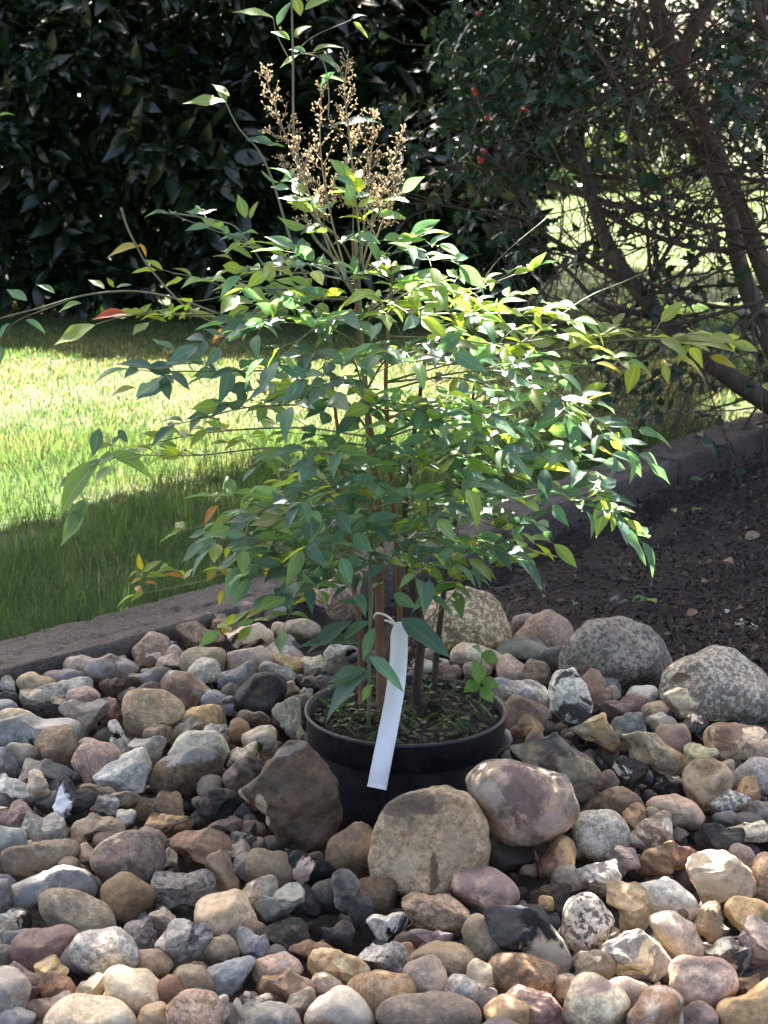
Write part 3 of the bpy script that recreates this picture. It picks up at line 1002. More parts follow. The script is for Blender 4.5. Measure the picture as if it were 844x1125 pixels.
182 906 64 38 -5 A m ob oc|ochre-brown broken block|the ochre-brown block
222 934 56 48 10 A m ob rb|red-brown domed stone|
117 886 46 26 -8 A v pg bg|pale blue-grey flint|
73 888 48 52 -20 A m bk dg|black flint with white face|the black and white flint
109 908 50 38 10 A p ta gt|tan rounded block|
138 901 20 26 10 A p lg pg|small pale chip|
45 914 54 38 -8 A v pg wh|knobbly white-grey rock|
82 926 42 24 -10 A p oc yb|ochre wedge|
43 943 76 32 5 S m gt br|flat grey-brown stone|
6 926 42 36 0 R p bg pg|smooth blue stone|
20 897 52 34 10 A p mv br|brown-mauve stone|
4 898 24 20 0 A p cr bf|small cream stone|
34 931 36 15 -18 S p ta bf|thin tan chip|
95 941 20 24 0 A p ta gt|small tan chip|
108 872 38 17 -8 S p ol br|flat olive-brown chip|
136 880 36 18 0 S p ol db|flat dark olive chip|
165 928 38 34 -20 R p mv gt|brown-grey stone|
190 931 30 26 0 A p dg gy|dark grey chip|
183 946 30 24 10 A v cr ta|rough cream-tan chip|
97 820 22 18 0 R p gy gt|small grey pebble|
250 908 38 18 22 S p br mv|flat brown chip|
266 923 42 24 8 A v gy gt|grey flint|
264 939 40 28 20 A m gt dg|grey-tan flint|
289 937 12 10 0 A p cr yb|tiny cream chip|
319 877 116 128 0 A m hb db|big dark brown boulder with cream streaks|the dark brown boulder
473 924 130 124 0 S v ta ob|big tan-brown boulder before the pot|the big tan boulder
390 936 60 58 35 R m br ob|brown rounded boulder|
574 884 136 118 0 R m gt ta|big mauve-brown boulder|the big mauve-brown boulder
609 842 104 90 0 A m ol db|big dark olive boulder with pale streaks|the dark olive boulder
553 812 20 20 0 R p gy dg|small grey pebble by the pot|
557 939 54 38 0 R p db dg|dark grey-brown stone|
605 986 46 36 0 A v db dg|dark brown rough stone|
583 957 20 14 0 R p ta ol|small tan pebble|
601 993 20 18 0 R p oc ob|small ochre pebble|
622 968 32 32 0 R p gt mv|grey-brown smooth stone|
'''
POLY = {
 (319, 877): [(263, 872), (285, 848), (318, 815), (334, 814), (352, 834), (367, 858), (378, 900), (366, 926), (330, 941), (305, 937), (285, 918)],
 (473, 924): [(412, 905), (424, 880), (450, 865), (490, 862), (515, 870), (530, 893), (539, 930), (530, 957), (505, 974), (480, 985), (440, 979), (410, 968), (407, 940)],
 (574, 884): [(507, 855), (522, 838), (560, 826), (590, 831), (625, 856), (642, 896), (635, 915), (610, 932), (590, 943), (560, 934), (540, 910), (524, 888)],
 (609, 842): [(556, 818), (574, 802), (605, 797), (630, 814), (658, 845), (661, 864), (646, 885), (615, 886), (575, 850)],
 (676, 720): [(607, 720), (618, 698), (645, 680), (680, 676), (712, 688), (734, 708), (743, 732), (730, 760), (670, 768), (620, 755)],
 (786, 752): [(724, 765), (730, 742), (750, 720), (780, 709), (805, 711), (832, 728), (850, 752), (840, 790), (760, 800), (728, 785)],
 (513, 686): [(459, 690), (463, 668), (480, 653), (510, 646), (538, 652), (560, 674), (568, 695), (563, 715), (520, 728), (468, 715)],
 (598, 695): [(558, 705), (572, 690), (585, 675), (602, 668), (620, 675), (632, 690), (628, 712), (600, 725), (568, 718)],
 (134, 850): [(100, 853), (137, 828), (158, 821), (166, 841), (160, 869), (140, 873), (112, 864)],
 (57, 974): [(3, 978), (25, 968), (48, 959), (75, 946), (100, 949), (111, 962), (108, 986), (60, 991), (30, 1001), (4, 1001)],
 (760, 776): [(728, 763), (748, 755), (788, 756), (793, 772), (790, 792), (770, 797), (740, 786)],
 (652, 805): [(620, 798), (650, 789), (664, 784), (674, 800), (683, 818), (672, 829), (640, 810)],
 (712, 818): [(680, 804), (697, 796), (718, 804), (732, 818), (757, 832), (759, 848), (735, 856), (712, 843), (692, 838), (694, 822)],
 (789, 967): [(748, 955), (760, 940), (775, 935), (797, 936), (822, 955), (832, 970), (829, 988), (805, 997), (782, 1001), (760, 985)],
 (743, 1028): [(712, 1010), (722, 1003), (745, 1000), (764, 1012), (775, 1050), (765, 1056), (742, 1056), (722, 1036)],
 (697, 1053): [(652, 1047), (690, 1026), (706, 1024), (738, 1055), (741, 1066), (722, 1076), (690, 1080), (668, 1068)],
 (828, 1110): [(786, 1105), (806, 1093), (850, 1074), (876, 1095), (868, 1138), (790, 1142)],
 (582, 1026): [(530, 1000), (547, 984), (576, 983), (605, 1004), (629, 1038), (634, 1062), (612, 1067), (585, 1052), (545, 1036), (532, 1022)],
 (478, 1004): [(435, 986), (446, 976), (495, 984), (519, 1004), (520, 1018), (505, 1030), (460, 1022), (448, 1010)],
 (588, 1109): [(552, 1098), (569, 1083), (605, 1093), (618, 1110), (615, 1136), (560, 1136)],
 (372, 1112): [(331, 1118), (342, 1100), (368, 1086), (385, 1086), (402, 1102), (414, 1124), (405, 1140), (340, 1140)],
 (311, 1084): [(271, 1091), (284, 1076), (318, 1064), (340, 1072), (351, 1088), (330, 1098), (300, 1102)],
 (256, 1074): [(227, 1067), (245, 1058), (274, 1051), (283, 1055), (265, 1083), (251, 1099), (237, 1095)],
 (806, 817): [(771, 820), (776, 800), (790, 794), (815, 797), (845, 798), (842, 818), (825, 838), (800, 841), (780, 832)],
 (625, 764): [(600, 748), (610, 735), (630, 733), (645, 755), (651, 780), (645, 795), (625, 796), (606, 782)],
 (742, 892): [(709, 886), (720, 876), (745, 873), (765, 882), (778, 900), (765, 912), (735, 908)],
 (270, 702): [(240, 698), (262, 690), (285, 684), (300, 696), (306, 706), (290, 716), (260, 716)],
 (208, 758): [(177, 748), (186, 735), (205, 740), (225, 752), (240, 765), (236, 782), (205, 782), (184, 772)],
}
DEPTH = {(319, 877): (2.41, 52), (473, 924): (2.29, 54), (574, 884): (2.36, 54), (609, 842): (2.58, 46)}

for line in TABLE.strip().splitlines():
    a, look, mark = line.split('|')
    t = a.split()
    rec = (float(t[0]), float(t[1]), float(t[2]), float(t[3]), float(t[4]), t[5], t[6], t[7], t[8], look, mark)
    key = (int(t[0]), int(t[1]))
    add_stone(rec, POLY.get(key), None, DEPTH.get(key))

# labels: the stone's own look, then two marked neighbours it lies between
marks = [(s[6], s[7]) for s in STONES if s[6]]
marks += [('the pot', P(446, 800, 2.6)), ('the kerb', G(60, 705)), ('the mulch', G(700, 640))]
used = {}
for o, cx, cy, w_, h_, look, mark, ctr in STONES:
    near = sorted(marks, key=lambda m_: np.linalg.norm((m_[1] - ctr) * [1, 0.75, 0.5]))
    near = [m_ for m_ in near if m_[0] != mark and np.linalg.norm(m_[1] - ctr) > 1e-6]
    rel = 'before' if near[0][1][1] > ctr[1] + 0.05 else 'behind' if near[0][1][1] < ctr[1] - 0.05 else 'beside'
    cands = [f'{look} {rel} {near[0][0]}']
    cands += [f'{look} between {near[i][0]} and {near[j][0]}' for i, j in ((0, 1), (0, 2), (1, 2), (0, 3))]
    for c_ in cands:
        if c_ not in used and 4 <= len(c_.split()) <= 16:
            used[c_] = 1
            tag(o, c_, 'boulder' if o.name.startswith('boulder') else 'stone', GROUP)
            break

# pebbles that fill the gaps and carry the bed beyond the frame
pb = Buf()
for i in range(4300):
    x, y = rng.uniform(-1.1, 1.15), rng.uniform(1.35, 3.7)
    if kerb_side(np.array([[x, y]]))[0] > -0.14 or y > 3.25 + 0.1 * math.sin(x * 9) or (x > 0.2 and y > 3.12 - 0.28 * (x - 0.2)):
        continue
    if (x - 0.03) ** 2 + (y - 2.49) ** 2 < 0.033:
        continue
    r = rng.uniform(0.005, 0.020)
    z = -0.052
    v, f = ICO[2]
    q = v.copy()
    for _ in range(4):
        nn = norm(rng.normal(size=3))
        q = q - np.maximum(q @ nn - rng.uniform(.45, .85), 0)[:, None] * nn
    q = q * (r * rng.uniform(0.7, 1.5, 3))
    a = rng.uniform(0, 6.28)
    q = q @ np.array([[math.cos(a), -math.sin(a), 0], [math.sin(a), math.cos(a), 0], [0, 0, 1]]).T
    pb.add(q + [x, y, z + rng.uniform(-0.012, 0.028) + (.022 if i > 3400 else 0)], f)
M = Mat('pebble')
isl = M.n('ShaderNodeNewGeometry').outputs['Random Per Island']
rp = M.n('ShaderNodeValToRGB')
els = rp.color_ramp.elements
els[0].color = (0.05, 0.045, 0.042, 1)
els[1].color = (0.30, 0.24, 0.18, 1)
for pos, c_ in ((0.25, (0.12, 0.10, 0.085)), (0.5, (0.16, 0.155, 0.15)), (0.75, (0.17, 0.11, 0.07))):
    e = els.new(pos)
    e.color = (*c_, 1)
M.l(isl, rp.inputs[0])
tcp = M.n('ShaderNodeTexCoord').outputs['Object']
M.l(M.mix(0.7, rp.outputs[0], M.grey(M.ramp(M.noise(tcp, 120, 5), 0.3, 0.7, 0.6, 1.3)), 'MULTIPLY'), M.b.inputs['Base Color'])
M.b.inputs['Roughness'].default_value = 0.75
kind(link('gravel', pb.mesh('gravel'), M.m), 'stuff')

# stones of the same bed that lie outside the picture
ob_ = Buf()
for i in range(170):
    side = i % 3
    x = rng.uniform(-1.2, -0.66) if side == 0 else rng.uniform(0.62, 1.15) if side == 1 else rng.uniform(-0.7, 0.7)
    y = rng.uniform(1.2, 2.7) if side < 2 else rng.uniform(1.15, 1.66)
    if abs(x) < 0.245 * y + 0.09 and y > 1.66 or kerb_side(np.array([[x, y]]))[0] > -0.2:
        continue
    v, f = ICO[3]
    q = stone_verts(v, rng.uniform(0.06, 0.13), rng.uniform(0.05, 0.09), 0, 'RA'[i % 2], 900 + i)
    ob_.add(q + [x, y, rng.uniform(-0.02, 0.03)], f)
kind(link('cobbles', ob_.mesh('cobbles'), M.m), 'stuff')
# ------------------------------------------------------------------ the pot, its soil and weeds
POT_D = 2.62
RIMC = P(446, 778, POT_D)
RAD = 111.5 * POT_D / F
PX, PY, PZ = RIMC
M = Mat('black_plastic')
tc = M.n('ShaderNodeTexCoord').outputs['Object']
a = M.noise(tc, 26, 6, 0.7)
c = M.mix(M.ramp(a, 0.40, 0.75), (0.012, 0.013, 0.015), (0.030, 0.030, 0.031))
d_ = M.noise(tc, 160, 3, 0.6)
c = M.mix(M.ramp(d_, 0.60, 0.70, 0, 0.55), c, (0.12, 0.10, 0.08))
M.l(c, M.b.inputs['Base Color'])
M.l(M.ramp(a, 0.35, 0.7, 0.42, 0.68), M.b.inputs['Roughness'])
M.l(M.bump(a, 0.15, 0.004), M.b.inputs['Normal'])
m_pot = M.m

pot = empty('plant_pot', (PX, PY, PZ - 0.24))
tag(pot, 'black plastic nursery pot sunk among the boulders', 'plant pot')
def lathe(prof, n=72):
    b = Buf()
    prof = np.array(prof)
    a_ = np.linspace(0, 2 * math.pi, n, endpoint=False)
    v = np.stack([prof[:, 0][:, None] * np.cos(a_), prof[:, 0][:, None] * np.sin(a_), np.repeat(prof[:, 1][:, None], n, 1)], -1).reshape(-1, 3)
    k = len(prof)
    i = np.arange(k - 1)[:, None] * n
    j = np.arange(n)[None]
    j2 = (j + 1) % n
    b.add(v, np.stack([i + j, i + j2, i + n + j2, i + n + j], -1).reshape(-1, 4))
    return b
H = 0.24
body = lathe([(0.001, 0.002), (RAD * 0.76, 0.0), (RAD * 0.78, 0.004), (RAD * 0.935, H - 0.046), (RAD * 0.928, H - 0.030), (RAD * 0.915, H - 0.046), (RAD * 0.76, 0.008)])
o = link('body', body.mesh('pot_body'), m_pot, pot)
rim = lathe([(RAD * 0.945, H - 0.048), (RAD * 0.975, H - 0.047), (RAD * 0.985, H - 0.006), (RAD * 1.0, H - 0.004), (RAD * 1.0, H), (RAD * 0.975, H + 0.001), (RAD * 0.955, H - 0.004), (RAD * 0.935, H - 0.044)])
link('rim', rim.mesh('pot_rim'), m_pot, pot)
# soil, slightly heaped
nr, na = 22, 64
vs, fs = [(0, 0, H - 0.018)], []
for i in range(1, nr + 1):
    for j in range(na):
        r, t = RAD * 0.925 * i / nr, 2 * math.pi * j / na
        vs.append((r * math.cos(t), r * math.sin(t), H - 0.020))
vs = np.array(vs)
vs[:, 2] += 0.006 * waves(vs[:, :2], 50, 71) + 0.004 * waves(vs[:, :2], 130, 72)
tri = np.array([(0, 1 + j, 1 + (j + 1) % na) for j in range(na)])
qd = np.array([(1 + i * na + j, 1 + (i + 1) * na + j, 1 + (i + 1) * na + (j + 1) % na, 1 + i * na + (j + 1) % na) for i in range(nr - 1) for j in range(na)])
link('potting_soil', mesh_np('potting_soil', vs, [tri, qd]), m_earth, pot)
# bits of bark and grit on the soil
bt = Buf()
for i in range(420):
    r, t = RAD * 0.9 * math.sqrt(rng.uniform()), rng.uniform(0, 6.28)
    v, f = ICO[2]
    s_ = rng.uniform(0.0012, 0.0042) * np.array([rng.uniform(0.6, 2.4), 1, 0.6])
    a_ = rng.uniform(0, 6.28)
    q = (v * s_) @ np.array([[math.cos(a_), -math.sin(a_), 0], [math.sin(a_), math.cos(a_), 0], [0, 0, 1]]).T
    bt.add(q + [r * math.cos(t), r * math.sin(t), H - 0.014 + rng.uniform(-0.003, 0.003)], f[::2])
M = Mat('bark_bits')
isl = M.n('ShaderNodeNewGeometry').outputs['Random Per Island']
M.l(M.mix(isl, (0.05, 0.035, 0.028), (0.26, 0.20, 0.14)), M.b.inputs['Base Color'])
M.b.inputs['Roughness'].default_value = 0.9
m_bits = M.m
o = link('bark_chips', bt.mesh('bark_chips'), m_bits, pot)
o['kind'] = 'stuff'

# low weeds growing in the pot
m_weed = leaf_material('weed_leaf', (0.025, 0.055, 0.014), (0.06, 0.11, 0.025), (0.10, 0.16, 0.02), 0.3, 0.5, vein=False)
wd = Buf()
round_leaf = leaf_shape(4, 0.75, 0.12, 0.25, 0.5)
thin_leaf = leaf_shape(4, 0.14, 0.1, 0.5, 0.3)
n = 330
r, t = RAD * 0.88 * np.sqrt(rng.uniform(0.02, 1, n)), rng.uniform(0, 6.28, n)
x, y = r * np.cos(t), r * np.sin(t)
keep = waves(np.c_[x, y], 26, 5) > -0.35
x, y = x[keep], y[keep]
n = len(x)
pos = np.c_[x, y, H - 0.012 + rng.uniform(0.0, 0.022, n)]
az = rng.uniform(0, 6.28, n)
scatter(wd, round_leaf, pos, np.c_[np.cos(az), np.sin(az), rng.uniform(-0.2, 0.5, n)], np.c_[rng.normal(0, .3, (n, 2)), np.ones(n)], rng.uniform(0.007, 0.015, n))
n = 70
r, t = RAD * 0.86 * np.sqrt(rng.uniform(0.02, 1, n)), rng.uniform(0, 6.28, n)
az = rng.uniform(0, 6.28, n)
scatter(wd, thin_leaf, np.c_[r * np.cos(t), r * np.sin(t), np.full(n, H - 0.016)], np.c_[np.cos(az), np.sin(az), rng.uniform(0.6, 2.5, n)], np.c_[np.sin(az), np.cos(az), np.ones(n)], rng.uniform(0.02, 0.05, n))
o = link('weeds', wd.mesh('weeds'), m_weed)
o.location = pot.location
o['kind'] = 'stuff'

# one taller seedling at the back of the pot
sd = empty('weed_seedling', (PX + 0.115, PY + 0.02, PZ - 0.02))
tag(sd, 'bright green weed seedling with rounded leaves inside the pot rim', 'weed')
base = np.array(sd.location)
def rel(px, py, d):
    return P(px, py, d) - base
sb = Buf()
tube(sb, smooth_path([rel(527, 780, 2.60), rel(528, 755, 2.60), rel(529, 728, 2.60), rel(530, 716, 2.60)], 8), [0.0013, 0.0009], 5)
m_green = bark_material('green_stem', (0.07, 0.12, 0.03), (0.12, 0.17, 0.05), 60, 0.6, 0.2)
link('stem', sb.mesh('seedling_stem'), m_green, sd)
rl = leaf_shape(6, 0.72, 0.15, 0.3, 0.5, 0.1)
rme = mesh_np('seedling_leaf', *rl)
m_seed = leaf_material('seedling_leaf', (0.11, 0.22, 0.035), (0.14, 0.26, 0.05), (0.14, 0.22, 0.03), 0.35, 0.45, vein=False)
for (x0, y0, x1, y1) in ((527, 752, 524, 728), (528, 755, 540, 768), (529, 748, 545, 752), (529, 718, 545, 724), (529, 716, 522, 710), (528, 750, 512, 757)):
    a_, b_ = rel(x0, y0, 2.6), rel(x1, y1, 2.6 - 0.012)
    o = link('leaf', rme, m_seed, sd)
    place_leaf(o, a_, b_ - a_, np.array([0.1, -0.6, 0.7]) + rng.normal(0, .15, 3), np.linalg.norm(b_ - a_) * 1.15)

# ------------------------------------------------------------------ white paper tag hanging from the plant
M = Mat('white_tag')
tc = M.n('ShaderNodeTexCoord').outputs['Object']
a = M.noise(tc, 30, 4, 0.6)
M.l(M.mix(M.ramp(a, 0.4, 0.7), (0.87, 0.845, 0.83), (0.80, 0.775, 0.755)), M.b.inputs['Base Color'])
M.b.inputs['Roughness'].default_value = 0.45
m_tag = M.m
tb = Buf()
ctr = np.array([P(px, py, d) for px, py, d in ((438, 683, 2.575), (438, 720, 2.545), (434, 760, 2.505), (427, 800, 2.47), (420, 835, 2.448), (414, 866, 2.438))])
ctr = smooth_path(ctr, 26)
hw = np.interp(np.linspace(0, 1, 26), [0, 0.06, 1], [0.006, 0.0135, 0.0145])
T_ = norm(np.gradient(ctr, axis=0))
sd_ = norm(np.cross(T_, np.array([0.12, 1, 0.25])))
nn = norm(np.cross(sd_, T_))
th = 0.0006
ring = np.stack([ctr - sd_ * hw[:, None] + nn * (0.002 + th), ctr + nn * th, ctr + sd_ * hw[:, None] + nn * (0.002 + th), ctr + sd_ * hw[:, None] + nn * (0.002 - th), ctr - nn * th, ctr - sd_ * hw[:, None] + nn * (0.002 - th)], 1)
vs = ring.reshape(-1, 3)
i = np.arange(25)[:, None] * 6
j = np.arange(6)[None]
tb.add(vs, np.stack([i + j, i + (j + 1) % 6, i + 6 + (j + 1) % 6, i + 6 + j], -1).reshape(-1, 4))
tb.f.setdefault(6, []).append(np.array([[0, 1, 2, 3, 4, 5]]))
tb.f[6].append(np.arange(150, 156)[None][:, ::-1])
tg = empty('plant_tag', tuple(ctr[0]))
tag(tg, 'blank white paper strip tag hanging from the stem in front of the pot', 'plant tag')
parent_keep(link('strip', tb.mesh('tag_strip'), m_tag), tg)
lp = Buf()
tube(lp, smooth_path([P(437, 690, 2.572), P(432, 683, 2.585), P(424, 676, 2.60), P(414, 674, 2.615), P(412, 680, 2.63), P(424, 682, 2.63), P(439, 688, 2.574)], 24), 0.0022, 6)
parent_keep(link('loop', lp.mesh('tag_loop'), m_tag), tg)
# ------------------------------------------------------------------ the shrub in the pot
D0 = 2.62
shrub = empty('nandina_shrub', (PX, PY, PZ - 0.02))
tag(shrub, 'sunlit evergreen shrub with fine green leaves growing in the black pot', 'shrub')
m_cane = bark_material('cane_bark', (0.14, 0.068, 0.038), (0.28, 0.15, 0.085), 90, 0.8, 0.7)
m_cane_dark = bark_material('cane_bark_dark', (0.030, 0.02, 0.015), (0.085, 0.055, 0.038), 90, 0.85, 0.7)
m_twig = bark_material('green_twig', (0.10, 0.13, 0.055), (0.20, 0.20, 0.11), 60, 0.55, 0.2)
m_leaf = leaf_material('shrub_leaf', None, None, None, 0.48, 0.42, True, 0.7)
TONE = dict(D=(.056, .130, .112), G=(.080, .178, .120), Y=(.23, .32, .045), L=(.14, .25, .075), W=(.30, .27, .03), O=(.42, .17, .04), X=(.40, .045, .02), P=(.14, .19, .05))

CANES = [
    ([(418, 800, 0), (419, 740, .0), (417, 690, 0), (417, 600, .01), (412, 520, .01), (404, 450, .0), (398, 390, 0), (392, 330, 0), (388, 262, 0)], (.0088, .0075, .005, .003), 'a'),
    ([(456, 800, .05), (459, 745, .05), (463, 690, .05), (452, 640, .05), (444, 580, .05), (452, 500, .06), (462, 430, .07), (470, 370, .08)], (.0085, .007, .0045, .0025), 'b'),
    ([(398, 795, .02), (397, 740, .03), (396, 690, .03), (388, 640, .04), (380, 560, .05), (372, 480, .06), (362, 400, .06)], (.006, .005, .004, .0025), 'a'),
    ([(474, 800, .08), (478, 740, .09), (484, 680, .1), (492, 620, .11), (505, 540, .12), (515, 470, .14), (522, 420, .15)], (.006, .005, .0035, .002), 'b'),
    ([(405, 800, -.04), (406, 745, -.04), (407, 650, -.04), (406, 560, -.04), (403, 470, -.035), (399, 400, -.03), (396, 330, -.02), (391, 260, -.01)], (.0030, .0026, .002), 'g'),
    ([(437, 800, .03), (440, 700, .03), (436, 600, .02), (428, 500, 0), (424, 420, 0), (428, 340, .02), (432, 290, .03)], (.0055, .004, .0025), 'a'),
    ([(392, 330, 0), (372, 290, .02), (340, 250, .04), (324, 160, .05), (322, 60, .05), (320, -20, .05)], (.0032, .0022, .0015), 'g'),
    ([(350, 330, .03), (325, 280, .04), (300, 200, .05), (284, 165, .05), (262, 140, .05), (244, 104, .05)], (.0026, .0018, .001), 'g'),
]
for pts, rad, k_ in CANES:
    b = Buf()
    tube(b, smooth_path([P(x, y, D0 + z) for x, y, z in pts], 36), rad, 8)
    o = link('stem', b.mesh('cane'), dict(a=m_cane, b=m_cane_dark, g=m_twig)[k_])
    parent_keep(o, shrub)

LV = []      # (pos, dir, normal, length, tone)
def leaflet(p, T, L, tone, up=None):
    L = L * 0.88
    T = norm(T)
    N = norm(np.array([0, -0.26, 1.0]) + rng.normal(0, 0.42, 3)) if up is None else np.array(up, float)
    if abs(T @ N) > 0.93:
        N = norm(N + np.array([0.3, -0.8, 0]))
    LV.append((np.array(p), T, N, L, tone))

def tonepick(t):
    r_ = rng.uniform()
    if t == 'D': return 'G' if r_ < 0.30 else 'L' if r_ < 0.38 else 'Y' if r_ < .42 else 'D'
    if t == 'G': return 'D' if r_ < 0.35 else 'L' if r_ < 0.52 else 'Y' if r_ < .62 else 'P' if r_ < .66 else 'G'
    if t == 'L': return 'Y' if r_ < 0.42 else 'G' if r_ < 0.58 else 'L'
    if t == 'Y': return 'W' if r_ < 0.10 else 'L' if r_ < 0.35 else 'O' if r_ < .37 else 'Y'
    return t

def pinna(b, p, d, length, tone, nl, L):
    """a short side stalk with leaflets in pairs and one at the tip"""
    d = norm(d)
    tip = p + d * length + np.array([0, 0, -0.10 * length])
    path = smooth_path([p, p + d * length * 0.55 + [0, 0, 0.02 * length], tip], 6)
    tube(b, path, (.0009, .0005), 4)
    side = norm(np.cross(d, [0, 0, 1.0]))
    leaflet(tip, norm(tip - path[-2]) + rng.normal(0, .12, 3), L * rng.uniform(0.95, 1.2), tonepick(tone))
    for k in range(nl):
        q = path[int(5 * (1 - 0.42 * k - 0.22))] if k < 2 else path[1]
        for s_ in (1, -1):
            if rng.uniform() < 0.9:
                leaflet(q, d * 0.55 + s_ * side * 0.85 + np.array([0, 0, rng.uniform(-0.3, 0.45)]) + rng.normal(0, .18, 3), L * rng.uniform(0.72, 1.02), tonepick(tone))

